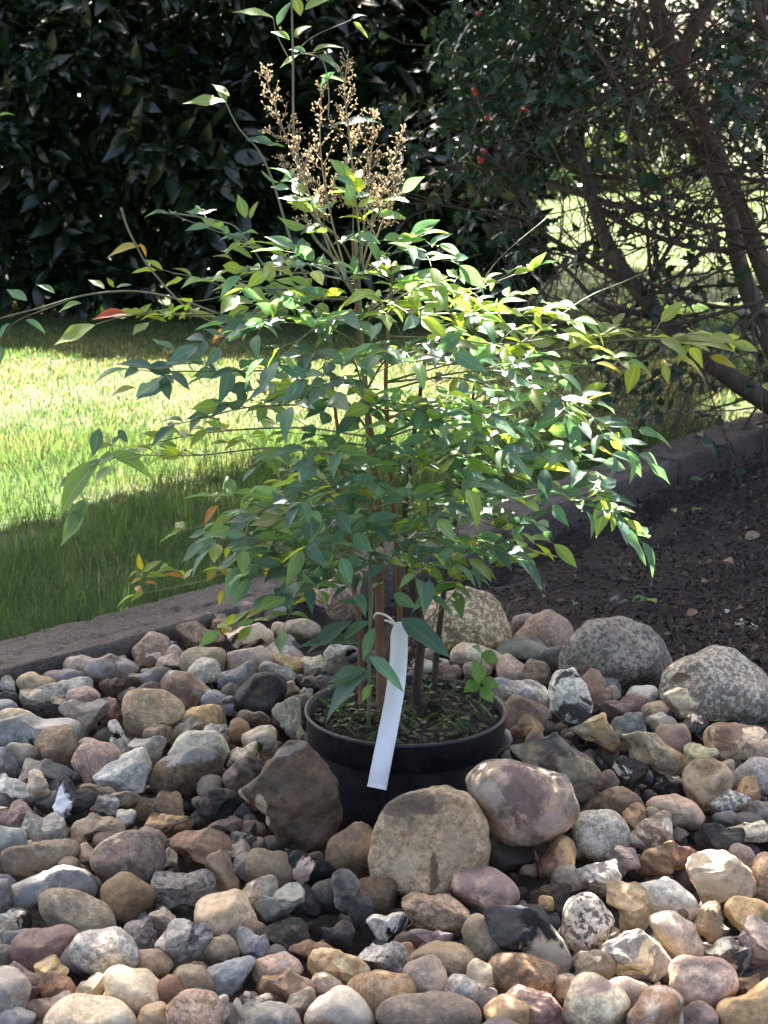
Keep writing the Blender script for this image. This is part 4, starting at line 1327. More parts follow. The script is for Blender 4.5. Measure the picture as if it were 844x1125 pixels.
# sprays: path in photo pixels (x, y, depth offset), tone, number of side stalks, leaflet length
SPRAYS = [
    # left
    ([(402, 420, 0), (330, 408, -.06), (240, 408, -.10), (165, 408, -.12)], 'D', 9, .062),
    ([(392, 330, 0), (340, 330, .05), (260, 348, .09), (170, 345, .10)], 'Y', 7, .045),
    ([(400, 450, 0), (340, 445, -.05), (270, 448, -.12), (215, 462, -.14)], 'D', 8, .058),
    ([(405, 480, 0), (330, 470, .10), (230, 475, .14), (160, 490, .15), (105, 512, .15)], 'L', 8, .048),
    ([(372, 500, .05), (300, 492, .05), (220, 500, .08), (150, 500, .10)], 'L', 7, .050),
    ([(410, 540, 0), (350, 545, -.10), (290, 560, -.16), (250, 590, -.18)], 'G', 8, .060),
    ([(412, 560, 0), (340, 560, .06), (270, 565, .10), (215, 580, .12)], 'L', 7, .048),
    ([(412, 620, 0), (340, 590, -.04), (260, 592, -.06)], 'G', 7, .060),
    ([(415, 640, 0), (350, 625, -.08), (300, 628, -.12)], 'G', 6, .058),
    ([(388, 620, .04), (310, 608, .08), (230, 636, .1), (170, 650, .1)], 'Y', 4, .042),
    ([(396, 700, .03), (350, 660, .02), (300, 668, 0), (262, 684, -.01)], 'Y', 5, .050),
    ([(398, 380, 0), (350, 355, -.08), (300, 350, -.14), (240, 372, -.16)], 'D', 9, .055),
    ([(392, 330, 0), (340, 320, -.05), (280, 318, -.08), (225, 330, -.08)], 'L', 7, .050),
    ([(388, 300, 0), (330, 288, .05), (260, 262, .08), (200, 240, .10)], 'G', 6, .048),
    ([(390, 310, 0), (330, 300, .1), (260, 310, .14), (190, 300, .16)], 'P', 5, .045),
    # top
    ([(388, 290, 0), (372, 262, -.05), (345, 238, -.08), (330, 215, -.08)], 'G', 5, .050),
    ([(390, 290, 0), (400, 258, -.06), (410, 235, -.08), (398, 215, -.08)], 'L', 5, .055),
    ([(392, 310, 0), (420, 285, -.05), (450, 275, -.08), (485, 285, -.1)], 'G', 6, .055),
    ([(392, 330, 0), (370, 300, -.1), (340, 290, -.16), (310, 295, -.2)], 'G', 6, .055),
    # centre, towards the viewer
    ([(402, 430, 0), (420, 400, -.12), (440, 385, -.22), (452, 395, -.28)], 'G', 7, .058),
    ([(402, 470, 0), (380, 440, -.12), (350, 425, -.22), (330, 440, -.28)], 'D', 7, .060),
    ([(410, 540, 0), (400, 500, -.12), (375, 490, -.2), (352, 505, -.27)], 'G', 7, .060),
    ([(412, 560, 0), (440, 520, -.12), (470, 510, -.2), (500, 530, -.26)], 'G', 7, .060),
    ([(416, 620, 0), (400, 580, -.14), (370, 575, -.22), (345, 595, -.27)], 'G', 7, .058),
    ([(416, 640, 0), (440, 600, -.1), (470, 590, -.16), (500, 605, -.2)], 'G', 6, .055),
    ([(398, 370, 0), (410, 345, -.1), (430, 335, -.18), (450, 345, -.22)], 'L', 7, .055),
    ([(396, 350, 0), (370, 350, -.12), (340, 365, -.2), (318, 385, -.24)], 'D', 6, .058),
    ([(428, 480, 0), (460, 470, -.08), (500, 470, -.14), (540, 490, -.18)], 'G', 8, .058),
    ([(404, 440, 0), (420, 450, -.10), (450, 450, -.20), (480, 440, -.26)], 'G', 7, .058),
    ([(404, 450, 0), (390, 400, -.10), (370, 395, -.18), (345, 410, -.24)], 'D', 7, .058),
    ([(416, 620, 0), (390, 640, -.1), (360, 640, -.16), (330, 650, -.2)], 'G', 5, .056),
    ([(444, 600, .05), (470, 630, -.02), (500, 640, -.06), (530, 625, -.08)], 'L', 5, .054),
    ([(396, 350, 0), (430, 325, -.05), (460, 310, -.08), (490, 318, -.1)], 'L', 6, .055),
    ([(392, 330, 0), (360, 325, .02), (320, 330, .04), (290, 345, .04)], 'L', 6, .052),
    ([(412, 560, 0), (420, 556, -.12), (445, 552, -.20), (470, 565, -.26)], 'G', 7, .054),
    ([(404, 500, 0), (385, 520, -.12), (365, 535, -.2), (340, 550, -.26)], 'D', 7, .056),
    ([(416, 600, 0), (425, 590, -.12), (440, 600, -.2), (452, 625, -.26)], 'G', 6, .052),
    ([(428, 460, 0), (450, 450, -.1), (490, 445, -.18), (525, 455, -.22)], 'D', 7, .055),
    ([(380, 560, .05), (360, 570, 0), (320, 590, -.05), (290, 620, -.08)], 'D', 7, .055),
    ([(444, 580, .05), (480, 585, -.05), (520, 590, -.1), (552, 606, -.12)], 'D', 7, .055),
    ([(412, 640, 0), (385, 620, -.05), (350, 622, -.1), (322, 640, -.12)], 'D', 5, .052),
    ([(436, 600, .02), (470, 540, .1), (505, 520, .15), (545, 520, .18)], 'Y', 6, .05),
    # behind
    ([(428, 340, .02), (470, 330, .14), (500, 350, .2), (540, 380, .24)], 'L', 7, .052),
    ([(440, 500, .05), (470, 470, .16), (500, 460, .22), (560, 470, .26)], 'L', 7, .052),
    ([(380, 560, .05), (350, 520, .16), (320, 520, .22), (290, 540, .26)], 'L', 7, .050),
    ([(440, 600, .05), (480, 570, .14), (520, 570, .18), (570, 590, .2)], 'Y', 6, .050),
    ([(436, 620, .02), (470, 620, .04), (520, 615, .04), (560, 610, .04)], 'Y', 5, .052),
    # right
    ([(424, 430, 0), (500, 410, -.04), (570, 412, -.08), (640, 450, -.1), (692, 492, -.1)], 'G', 12, .056),
    ([(426, 470, 0), (510, 462, -.04), (580, 478, -.08), (640, 520, -.1), (690, 578, -.1)], 'G', 12, .058),
    ([(424, 420, 0), (500, 415, .05), (560, 430, .08), (640, 455, .08), (690, 470, .08)], 'G', 9, .050),
    ([(428, 500, 0), (500, 500, -.05), (560, 520, -.1), (620, 545, -.12), (660, 560, -.12)], 'G', 9, .055),
    ([(428, 345, .02), (490, 345, -.05), (560, 345, -.08), (618, 352, -.08)], 'L', 8, .055),
    ([(428, 370, .02), (490, 372, .0), (550, 378, .02), (600, 372, .02)], 'L', 7, .052),
    ([(430, 330, .03), (480, 312, .06), (520, 318, .08), (570, 300, .1)], 'L', 6, .048),
    ([(470, 400, .08), (530, 400, .12), (600, 405, .14), (670, 400, .16)], 'L', 6, .052),
    ([(444, 560, .05), (500, 555, 0), (550, 560, -.03), (590, 585, -.04)], 'G', 8, .058),
    ([(520, 440, .15), (590, 392, .2), (660, 376, .22), (730, 372, .23), (785, 376, .24)], 'P', 9, .062),
]
BR = []
for path, tone, npin, L in SPRAYS:
    b = Buf()
    pts = smooth_path([P(x, y, D0 + z) for x, y, z in path], 24)
    tube(b, pts, (.0020, .0009), 5)
    for k in range(npin):
        u = 0.22 + 0.72 * (k + rng.uniform(0, 0.5)) / npin
        i = min(22, int(u * 23))
        Tn = norm(pts[i + 1] - pts[i])
        sd2 = norm(np.cross(Tn, [0, 0, 1.0])) * (1 if k % 2 else -1)
        pinna(b, pts[i], Tn * 0.55 + sd2 * 0.8 + np.array([0, 0, rng.uniform(-0.25, 0.65)]), rng.uniform(.04, .09), tone, 1 if rng.uniform() < 0.3 else 2, L * rng.uniform(.85, 1.1))
    Tn = norm(pts[-1] - pts[-3])
    pinna(b, pts[-1], Tn + [0, 0, 0.1], .03, tone, 1, L)
    BR.append((b, pts))

# single leaves at the outline, from base to tip in photo pixels
def pl(x0, y0, x1, y1, dz, tone, up=None):
    a_, b_ = P(x0, y0, D0 + dz), P(x1, y1, D0 + dz + rng.uniform(-.015, .015))
    LV.append((a_, norm(b_ - a_), norm(np.array(up if up else (0.0, -0.45, 0.9)) + rng.normal(0, .12, 3)), float(np.linalg.norm(b_ - a_)) * 1.08, tone))
for a_ in [
    # around the white tag
    (388, 683, 338, 712, -.17, 'G'), (408, 684, 372, 700, -.17, 'G'), (402, 735, 362, 748, -.18, 'G'), (408, 742, 350, 778, -.18, 'D'), (405, 722, 444, 756, -.19, 'G'),
    (412, 690, 398, 722, -.17, 'G'), (440, 680, 492, 718, -.16, 'D'), (400, 670, 372, 655, -.15, 'G'), (408, 752, 398, 770, -.18, 'L'), (395, 710, 330, 700, -.17, 'G'),
    (470, 655, 500, 672, -.1, 'G'), (475, 655, 450, 668, -.1, 'G'), (476, 650, 505, 640, -.1, 'L'),
    # left edge: long shoot with bare tip, yellow and red leaves
    (155, 272, 117, 276, .1, 'W'), (153, 268, 162, 280, .1, 'O'), (30, 331, 8, 317, .1, 'G'), (60, 323, 42, 310, .1, 'G'), (115, 318, 98, 306, .1, 'L'), (125, 316, 118, 305, .1, 'Y'), (128, 316, 143, 312, .1, 'G'), (90, 334, 64, 338, .1, 'L'),
    (28, 352, 50, 362, .1, 'G'), (12, 356, -6, 372, .1, 'G'), (0, 380, 2, 398, .1, 'D'), (0, 128, 15, 122, .3, 'L'),
    (140, 346, 103, 345, .1, 'X'), (160, 346, 182, 352, .1, 'Y'), (150, 350, 165, 333, .1, 'Y'), (186, 352, 190, 333, .1, 'Y'), (200, 350, 240, 344, .1, 'Y'), (105, 357, 62, 376, .1, 'P'),
    (170, 408, 133, 392, -.12, 'D'), (178, 410, 186, 438, -.12, 'D'), (190, 404, 160, 400, -.12, 'D'), (200, 398, 222, 378, -.12, 'D'), (150, 428, 122, 428, -.05, 'Y'), (190, 420, 150, 436, -.12, 'D'),
    (288, 418, 292, 434, -.1, 'O'), (240, 556, 222, 573, -.1, 'O'),
    (112, 508, 56, 557, .1, 'L'), (98, 555, 66, 596, .1, 'L'), (95, 548, 72, 588, .1, 'G'), (112, 505, 95, 512, .1, 'G'), (120, 500, 170, 515, .1, 'L'), (110, 470, 102, 500, .1, 'D'), (130, 472, 140, 486, .1, 'D'),
    (152, 628, 140, 632, .08, 'W'), (156, 626, 152, 610, .08, 'W'), (158, 628, 175, 616, .08, 'Y'), (160, 634, 182, 630, .08, 'Y'), (156, 636, 142, 640, .08, 'W'), (160, 640, 172, 640, .08, 'O'),
    (245, 648, 240, 664, 0, 'W'), (248, 640, 262, 622, 0, 'Y'),
    # upper left shoots
    (270, 240, 262, 214, .08, 'L'), (275, 240, 282, 222, .08, 'P'), (262, 262, 240, 258, .08, 'G'), (254, 270, 276, 282, .08, 'L'),
    # sprig at the left of the flower heads
    (250, 112, 204, 112, .05, 'L'), (248, 112, 240, 96, .05, 'D'), (252, 106, 234, 92, .05, 'P'), (286, 156, 270, 152, .04, 'D'), (290, 158, 312, 160, .04, 'L'), (300, 160, 275, 148, .04, 'D'),
    # top sprigs that reach the frame's upper edge
    (300, 20, 258, 10, .05, 'L'), (305, 28, 318, 2, .05, 'D'), (318, 45, 300, 30, .05, 'L'), (325, 42, 340, 22, .05, 'Y'), (330, 60, 308, 72, .05, 'L'), (336, 58, 318, 50, .05, 'G'), (345, 58, 372, 44, .05, 'L'), (350, 60, 374, 76, .05, 'D'),
    (386, 22, 402, 12, .05, 'D'), (388, 24, 404, 40, .05, 'P'), (335, 12, 362, -6, .05, 'L'), (368, 80, 350, 92, .05, 'G'), (330, 18, 322, -8, .05, 'Y'), (352, 84, 380, 88, .05, 'L'),
    (380, 136, 364, 136, -.03, 'G'), (380, 140, 414, 124, -.03, 'D'), (326, 185, 310, 200, 0, 'L'),
    # right edge
    (655, 400, 684, 405, .0, 'W'), (600, 345, 634, 356, -.08, 'P'), (640, 470, 622, 452, -.1, 'L'), (655, 492, 676, 500, -.1, 'W'), (650, 488, 628, 492, -.1, 'W'), (672, 500, 706, 506, -.1, 'G'), (690, 495, 704, 522, -.1, 'G'),
    (668, 545, 655, 588, -.1, 'L'), (680, 560, 672, 582, -.1, 'L'), (684, 580, 710, 618, -.1, 'G'), (676, 548, 660, 540, -.1, 'L'), (566, 592, 584, 612, -.04, 'L'),
    (740, 372, 766, 368, .24, 'P'), (760, 378, 742, 396, .24, 'P'), (745, 396, 776, 404, .24, 'W'), (700, 396, 690, 430, .2, 'Y'), (740, 378, 806, 375, .24, 'P'), (730, 400, 734, 420, .24, 'P'), (780, 392, 808, 402, .24, 'W'), (660, 385, 620, 360, .2, 'Y'),
]:
    pl(*a_)

# bare shoots
for path, rad in [
    ([(250, 362, .06), (205, 338, .08), (165, 295, .1), (150, 270, .1), (140, 250, .1), (133, 228, .1)], (.0016, .0016, .0022)),
    ([(300, 310, .05), (290, 292, .06), (262, 252, .08), (240, 243, .09), (210, 237, .1), (182, 234, .1)], (.0018, .0012, .002)),
    ([(240, 345, .08), (200, 330, .09), (150, 320, .1), (95, 324, .1), (45, 338, .1), (0, 350, .1), (-30, 362, .1)], (.002, .0014)),
    ([(85, 326, .1), (55, 338, .1), (20, 352, .1), (0, 372, .1), (-10, 392, .1)], (.0012, .0008)),
    ([(235, 345, .08), (190, 346, .1), (140, 347, .1), (104, 357, .1)], (.0015, .001)),
    ([(205, 575, .1), (160, 640, .1), (130, 670, .09)], (.0008, .0006)),
    ([(424, 420, .0), (500, 398, .02), (560, 384, .04), (640, 330, .05), (680, 312, .05), (712, 298, .05)], (.0022, .0016, .0008)),
    ([(428, 345, .02), (480, 420, .05), (520, 330, .06), (548, 285, .06), (600, 240, .08)], (.0008, .0007)),
    ([(372, 80, .05), (360, 58, .05), (345, 58, .05), (325, 60, .05)], (.0008, .0007)),
    ([(322, 60, .05), (345, 40, .05), (386, 22, .05)], (.0009, .0007)),
    ([(323, 75, .05), (305, 40, .05), (300, 20, .05)], (.0009, .0007)),
    ([(361, 130, .0), (361, 100, .02), (354, 66, .04), (330, 58, .05)], (.0011, .0009)),
    ([(388, 262, 0), (388, 200, -.02), (382, 138, -.03)], (.0012, .0008)),
    ([(405, 800, -.06), (406, 752, -.17), (404, 735, -.17), (408, 690, -.16), (410, 650, -.08)], (.0012, .001)),
    ([(462, 690, .05), (480, 668, -.04), (474, 654, -.1)], (.0012, .001)),
    ([(474, 705, -.02), (478, 680, -.07), (500, 650, -.1), (508, 640, -.1)], (.0012, .0008)),
]:
    b = Buf()
    pts = smooth_path([P(x, y, D0 + z) for x, y, z in path], 22)
    tube(b, pts, rad, 5)
    BR.append((b, pts))
for b, pts in BR:
    parent_keep(link('branch', b.mesh('spray_stalks'), m_twig), shrub)

# leaves: the 300 that show largest are objects, the rest one mass per tone
TM = [leaf_shape(8, w_, fo, ar, pk, wv) for w_, fo, ar, pk, wv in ((.40, .16, .12, .40, .14), (.36, .24, .28, .42, .06), (.45, .12, .06, .40, .18), (.37, .22, .42, .40, .10))]
TME = [ribs(mesh_np('leaf_blade', *t)) for t in TM]
score = []
for p, T, N, L, t in LV:
    x, y, d = proj(p)
    score.append(L / d ** 3 * (1.4 if t in 'WOX' else 1))
order = np.argsort(score)[::-1]
for k in order[:300]:
    p, T, N, L, t = LV[k]
    o = link('leaf', TME[k % 4], m_leaf)
    o.parent = shrub
    place_leaf(o, p - np.array(shrub.location), T, N, L)
    j = rng.uniform(0.8, 1.2)
    c_ = TONE[t]
    o.color = (c_[0] * j * rng.uniform(.9, 1.12), c_[1] * j, c_[2] * j * rng.uniform(.8, 1.2), 1)
    if t == 'X': o['label'] = 'bright red leaf'
    if t == 'O': o['label'] = 'small orange leaf'
    if t == 'W': o['label'] = 'yellow leaf'
rest = [LV[k] for k in order[300:]]
for t in sorted(set(r_[4] for r_ in rest)):
    b = Buf()
    for m_ in range(4):
        sub = [r_ for i, r_ in enumerate(rest) if r_[4] == t and i % 4 == m_]
        if sub:
            scatter(b, TM[m_], [r_[0] for r_ in sub], [r_[1] for r_ in sub], [r_[2] for r_ in sub], [r_[3] for r_ in sub])
    o = link('leaves', ribs(b.mesh('leaves')), m_leaf)
    o.color = (*TONE[t], 1)
    o['kind'] = 'stuff'
    parent_keep(o, shrub)
print('shrub leaves', len(LV))

# flower heads: dry pinkish panicles
M = Mat('flower_bud')
isl = M.n('ShaderNodeNewGeometry').outputs['Random Per Island']
M.l(M.mix(isl, (0.62, 0.46, 0.34), (0.84, 0.70, 0.56)), M.b.inputs['Base Color'])
M.b.inputs['Roughness'].default_value = 0.6
tr = M.n('ShaderNodeBsdfTranslucent')
tr.inputs['Color'].default_value = (0.92, 0.78, 0.55, 1)
mx = M.n('ShaderNodeMixShader')
mx.inputs[0].default_value = 0.62
M.l(M.b.outputs[0], mx.inputs[1]); M.l(tr.outputs[0], mx.inputs[2]); M.l(mx.outputs[0], M.out.inputs['Surface'])
m_bud = M.m
m_pan = bark_material('flower_stalk', (0.20, 0.17, 0.08), (0.34, 0.26, 0.15), 60, 0.6, 0.2)
def panicle(path, spread, seed, n=26):
    g = np.random.default_rng(seed)
    sb, bb = Buf(), Buf()
    pts = smooth_path([P(x, y, D0 + z) for x, y, z in path], 40)
    tube(sb, pts, (.0019, .0007), 5)
    bp, bd = [], []
    def buds(q, d, n_):
        for _ in range(n_):
            v = norm(d * 0.6 + g.normal(0, 0.7, 3))
            s_ = g.uniform(.003, .008)
            tube(sb, [q, q + v * s_], .0004, 3)
            bp.append(q + v * s_); bd.append(v)
    n = int(n * .8)
    for k in range(n):
        u = 0.28 + 0.72 * k / n
        i = min(38, int(u * 39))
        T = norm(pts[i + 1] - pts[i])
        a = k * 2.4 + g.uniform(-.4, .4)
        e1 = norm(np.cross(T, [0.2, 1, 0.1])); e2 = np.cross(T, e1)
        d = norm(T * 0.75 + (math.cos(a) * e1 + math.sin(a) * e2) * 0.75)
        L = 0.78 * spread * (1.02 - u) ** 0.8 * g.uniform(0.7, 1.15) + 0.008
        br = smooth_path([pts[i], pts[i] + d * L * 0.5, pts[i] + d * L + T * L * 0.15], 9)
        tube(sb, br, (.0008, .0004), 4)
        for jx in range(2, 9):
            buds(br[jx], norm(br[jx] - br[jx - 1]), int(g.integers(0, 3)))
        if L > 0.03:
            for jx in (3, 5, 7):
                d2 = norm(d + g.normal(0, .7, 3))
                b2 = smooth_path([br[jx], br[jx] + d2 * L * 0.35], 4)
                tube(sb, b2, .0005, 4)
                for q in b2[1:]:
                    buds(q, d2, 2)
    V, Fc = ICO[2]
    V = V[:12] if False else V
    oc_v = np.array([(1, 0, 0), (-1, 0, 0), (0, 1, 0), (0, -1, 0), (0, 0, 2.2), (0, 0, -1.6)], float)
    oc_f = np.array([(0, 2, 4), (2, 1, 4), (1, 3, 4), (3, 0, 4), (2, 0, 5), (1, 2, 5), (3, 1, 5), (0, 3, 5)])
    bp, bd = np.array(bp), norm(np.array(bd))
    X, Y, Z = leaf_frames(np.cross(bd, [0.3, 1, 0.2]), bd)
    sc = g.uniform(.0008, .0016, len(bp))[:, None, None]
    v = bp[:, None] + sc * (oc_v[None, :, :1] * X[:, None] + oc_v[None, :, 1:2] * Y[:, None] + oc_v[None, :, 2:] * Z[:, None])
    f = (oc_f[None] + (np.arange(len(bp)) * 6)[:, None, None]).reshape(-1, 3)
    bb.add(v.reshape(-1, 3), f)
    o = link('flower_head', sb.mesh('panicle_stalk'), m_pan)
    parent_keep(o, shrub)
    o2 = link('buds', bb.mesh('buds'), m_bud, o)
    o2['kind'] = 'stuff'
for i, (path, sp, n_) in enumerate([
    ([(400, 300, 0), (392, 230, 0), (384, 150, 0), (379, 100, 0), (383, 55, 0)], .055, 34),
    ([(372, 300, .03), (345, 230, .04), (318, 160, .05), (300, 110, .05), (288, 70, .05)], .060, 30),
    ([(398, 290, -.02), (412, 240, -.02), (428, 190, -.02), (445, 140, -.02)], .045, 26),
    ([(380, 300, .02), (362, 230, .02), (352, 160, .02), (354, 85, .02)], .050, 28),
    ([(396, 290, .02), (402, 230, .03), (408, 170, .04), (412, 120, .04)], .055, 28),
    ([(375, 290, -.03), (350, 240, -.04), (332, 190, -.04), (325, 150, -.04)], .05, 22),
    ([(400, 300, .0), (418, 250, .03), (432, 215, .04), (440, 185, .05)], .04, 20),
]):
    panicle(path, sp, 300 + i, n_)
# ------------------------------------------------------------------ laurel hedge behind the lawn
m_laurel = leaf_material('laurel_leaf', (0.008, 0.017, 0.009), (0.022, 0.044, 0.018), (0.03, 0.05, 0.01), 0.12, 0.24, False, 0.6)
m_branch = bark_material('dark_branch', (0.022, 0.018, 0.014), (0.06, 0.05, 0.038), 30)
hedge = empty('laurel_hedge', (-1.6, 9.3, 0))
tag(hedge, 'tall dark evergreen hedge with broad glossy leaves across the lawn', 'hedge')
def hedge_leaves(n, x0, x1, shell):
    x = rng.uniform(x0, x1, n)
    z = rng.uniform(0.02, 1, n) ** 0.85 * 1.85
    bulge = 0.16 * waves(np.c_[x, z], 3.0, 21) + 0.08 * waves(np.c_[x, z], 8.0, 22)
    front = 8.55 + np.maximum(0, z - 0.9) * 0.42 + np.maximum(0, 0.35 - z) * 0.6 + bulge
    # the right-hand end of the hedge rounds back
    front = front + np.maximum(0, x - 0.25) ** 2 * 2.2
    y = front + np.abs(rng.normal(0, 1, n)) * shell
    return x, y, z
lt = [leaf_shape(6, w_, fo, ar, pk, wv) for w_, fo, ar, pk, wv in ((.34, .14, .16, .48, .05), (.30, .20, .28, .5, .08), (.38, .10, .10, .45, .03))]
n = 20000
x, y, z = hedge_leaves(n, -5.4, 0.85, 0.16)
x2, y2, z2 = hedge_leaves(12500, -5.4, 0.85, 0.75)
x, y, z = np.r_[x, x2], np.r_[y, y2], np.r_[z, z2]
n = len(x)
T = norm(np.c_[rng.normal(0, .75, n), -np.abs(rng.normal(0.55, .5, n)), rng.normal(-0.1, .65, n)])
N = norm(np.c_[rng.normal(0, .4, n), rng.normal(-0.45, .4, n), rng.uniform(0.3, 1.1, n)])
L = rng.uniform(.10, .215, n)
px, py, d = proj(np.c_[x, y, z])
vis = (px > -40) & (px < 520) & (py > -20) & (py < 350)
front_rank = np.argsort(np.where(vis, y - L * 3 + rng.uniform(0, .25, n), 1e9))
big = front_rank[:300]
lme = [ribs(mesh_np('laurel_blade', *t)) for t in lt]
pos = np.c_[x, y, z]
for k in big:
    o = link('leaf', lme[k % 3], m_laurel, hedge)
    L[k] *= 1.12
    place_leaf(o, pos[k] - np.array(hedge.location), T[k], N[k], L[k])
rest_ = np.setdiff1d(np.arange(n), big)
b = Buf()
for m_ in range(3):
    s_ = rest_[rest_ % 3 == m_]
    scatter(b, lt[m_], pos[s_] - np.array(hedge.location), T[s_], N[s_], L[s_])
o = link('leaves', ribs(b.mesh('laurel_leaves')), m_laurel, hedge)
o['kind'] = 'stuff'
b = Buf()
for i in range(46):
    x0 = rng.uniform(-5.2, .5)
    p0 = np.array([x0, 9.5 + rng.uniform(-.3, .3), 0])
    p = [p0]
    for k in range(4):
        p.append(p[-1] + np.array([rng.normal(0, .18), rng.normal(-.07, .12), .46]))
    tube(b, smooth_path(p, 12) - np.array(hedge.location), (.022, .005), 5)
link('branches', b.mesh('laurel_branches'), m_branch, hedge)['kind'] = 'stuff'

# a second row of garden shrubs that closes the view beyond the hedge and behind the side lawn
def mass(name, label, cat, cx, cy, rx, ry, hgt, n, leafL, mat, seed, z0=0.0):
    g = np.random.default_rng(seed)
    e = empty(name, (cx, cy, 0))
    tag(e, label, cat)
    u = norm(g.normal(size=(n, 3)))
    u[:, 2] = np.abs(u[:, 2]) * 0.98
    rr = (1 - np.abs(g.normal(0, .20, n))) * (1 + 0.16 * waves(u, 3, seed) + 0.10 * waves(u, 7, seed + 1))
    p = u * rr[:, None] * np.array([rx, ry, hgt])
    p[:, 2] = np.maximum(p[:, 2], 0.03) + z0
    T = norm(u + g.normal(0, .7, (n, 3)))
    N = norm(u * 0.6 + g.normal(0, .5, (n, 3)) + [0, 0, .5])
    b = Buf()
    scatter(b, leaf_shape(3, .5, .12, .2, .45), p, T, N, g.uniform(.7, 1.3, n) * leafL)
    o = link('leaves', b.mesh('leaves'), mat, e)
    o['kind'] = 'stuff'
    b = Buf()
    for k in range(9):
        a = k * 0.7
        tube(b, smooth_path([(0.12 * math.cos(a), 0.12 * math.sin(a), 0), (rx * .35 * math.cos(a), ry * .35 * math.sin(a), hgt * .45), (rx * .62 * math.cos(a), ry * .62 * math.sin(a), hgt * .78)], 8), (.05, .012), 5)
    link('branches', b.mesh('branches'), m_branch, e)['kind'] = 'stuff'
    return e
m_far = leaf_material('far_leaf', (0.035, 0.065, 0.02), (0.075, 0.115, 0.03), (0.12, 0.17, 0.03), 0.30, 0.5, vein=False)
m_fardark = leaf_material('far_dark_leaf', (0.018, 0.034, 0.016), (0.035, 0.06, 0.025), (0.04, 0.06, 0.01), 0.15, 0.45, vein=False)
# ------------------------------------------------------------------ many-stemmed holly at the right
HD = 5.4
holly = empty('holly_tree', (1.62, 5.3, 0))
HO = np.array(holly.location)
tag(holly, 'dark many-stemmed holly with bare tangled lower twigs beside the kerb', 'tree')
m_hbark = bark_material('holly_bark', (0.065, 0.048, 0.034), (0.17, 0.135, 0.095), 26, 0.9, 0.8)
m_htwig = bark_material('holly_twig', (0.050, 0.034, 0.026), (0.13, 0.085, 0.06), 40, 0.8, 0.4)
m_holly = leaf_material('holly_leaf', (0.018, 0.042, 0.022), (0.035, 0.075, 0.034), (0.04, 0.07, 0.015), 0.15, 0.28, False, 0.5)
def hp(px, py, dz=0.0):
    return P(px, py, HD + dz)
LIMBS = []
for path, rad in [
    ([(960, 540, .1), (905, 490, .1), (850, 448, .05), (800, 415, 0), (745, 370, -.05), (700, 320, -.05), (668, 270, 0), (652, 225, .05), (640, 180, .1), (615, 110, .2), (590, 40, .3), (570, -40, .3)], (.044, .030, .022, .009)),
    ([(960, 530, .3), (900, 430, .3), (856, 330, .3), (822, 248, .3), (795, 195, .3), (768, 135, .28), (742, 75, .25), (725, 20, .25), (715, -60, .25)], (.044, .034, .029, .026)),
    ([(950, 520, .0), (890, 440, .05), (845, 365, .1), (815, 290, .15), (800, 230, .2), (770, 170, .3), (720, 120, .4), (660, 80, .5)], (.045, .032, .022, .008)),
    ([(970, 520, .6), (930, 400, .6), (900, 250, .6), (870, 100, .6), (850, -40, .6)], (.06, .05, .03)),
    ([(980, 540, -.3), (940, 470, -.4), (900, 330, -.5), (880, 180, -.6), (870, -30, -.6)], (.05, .03, .02)),
    ([(742, 75, .25), (760, 30, .2), (790, -20, .2)], (.03, .02)),
    ([(735, 60, .25), (700, 30, .3), (640, 15, .35), (560, 30, .4)], (.018, .006)),
]:
    pts = smooth_path([hp(*q) for q in path], 44)
    b = Buf()
    w_ = np.c_[waves(pts, 5, len(LIMBS)), waves(pts, 5, 30 + len(LIMBS)), np.zeros(44)] * .008
    tube(b, pts + w_ - HO, rad, 10)
    link('trunk' if len(LIMBS) < 5 else 'limb', b.mesh('holly_limb'), m_hbark, holly)
    LIMBS.append(pts)
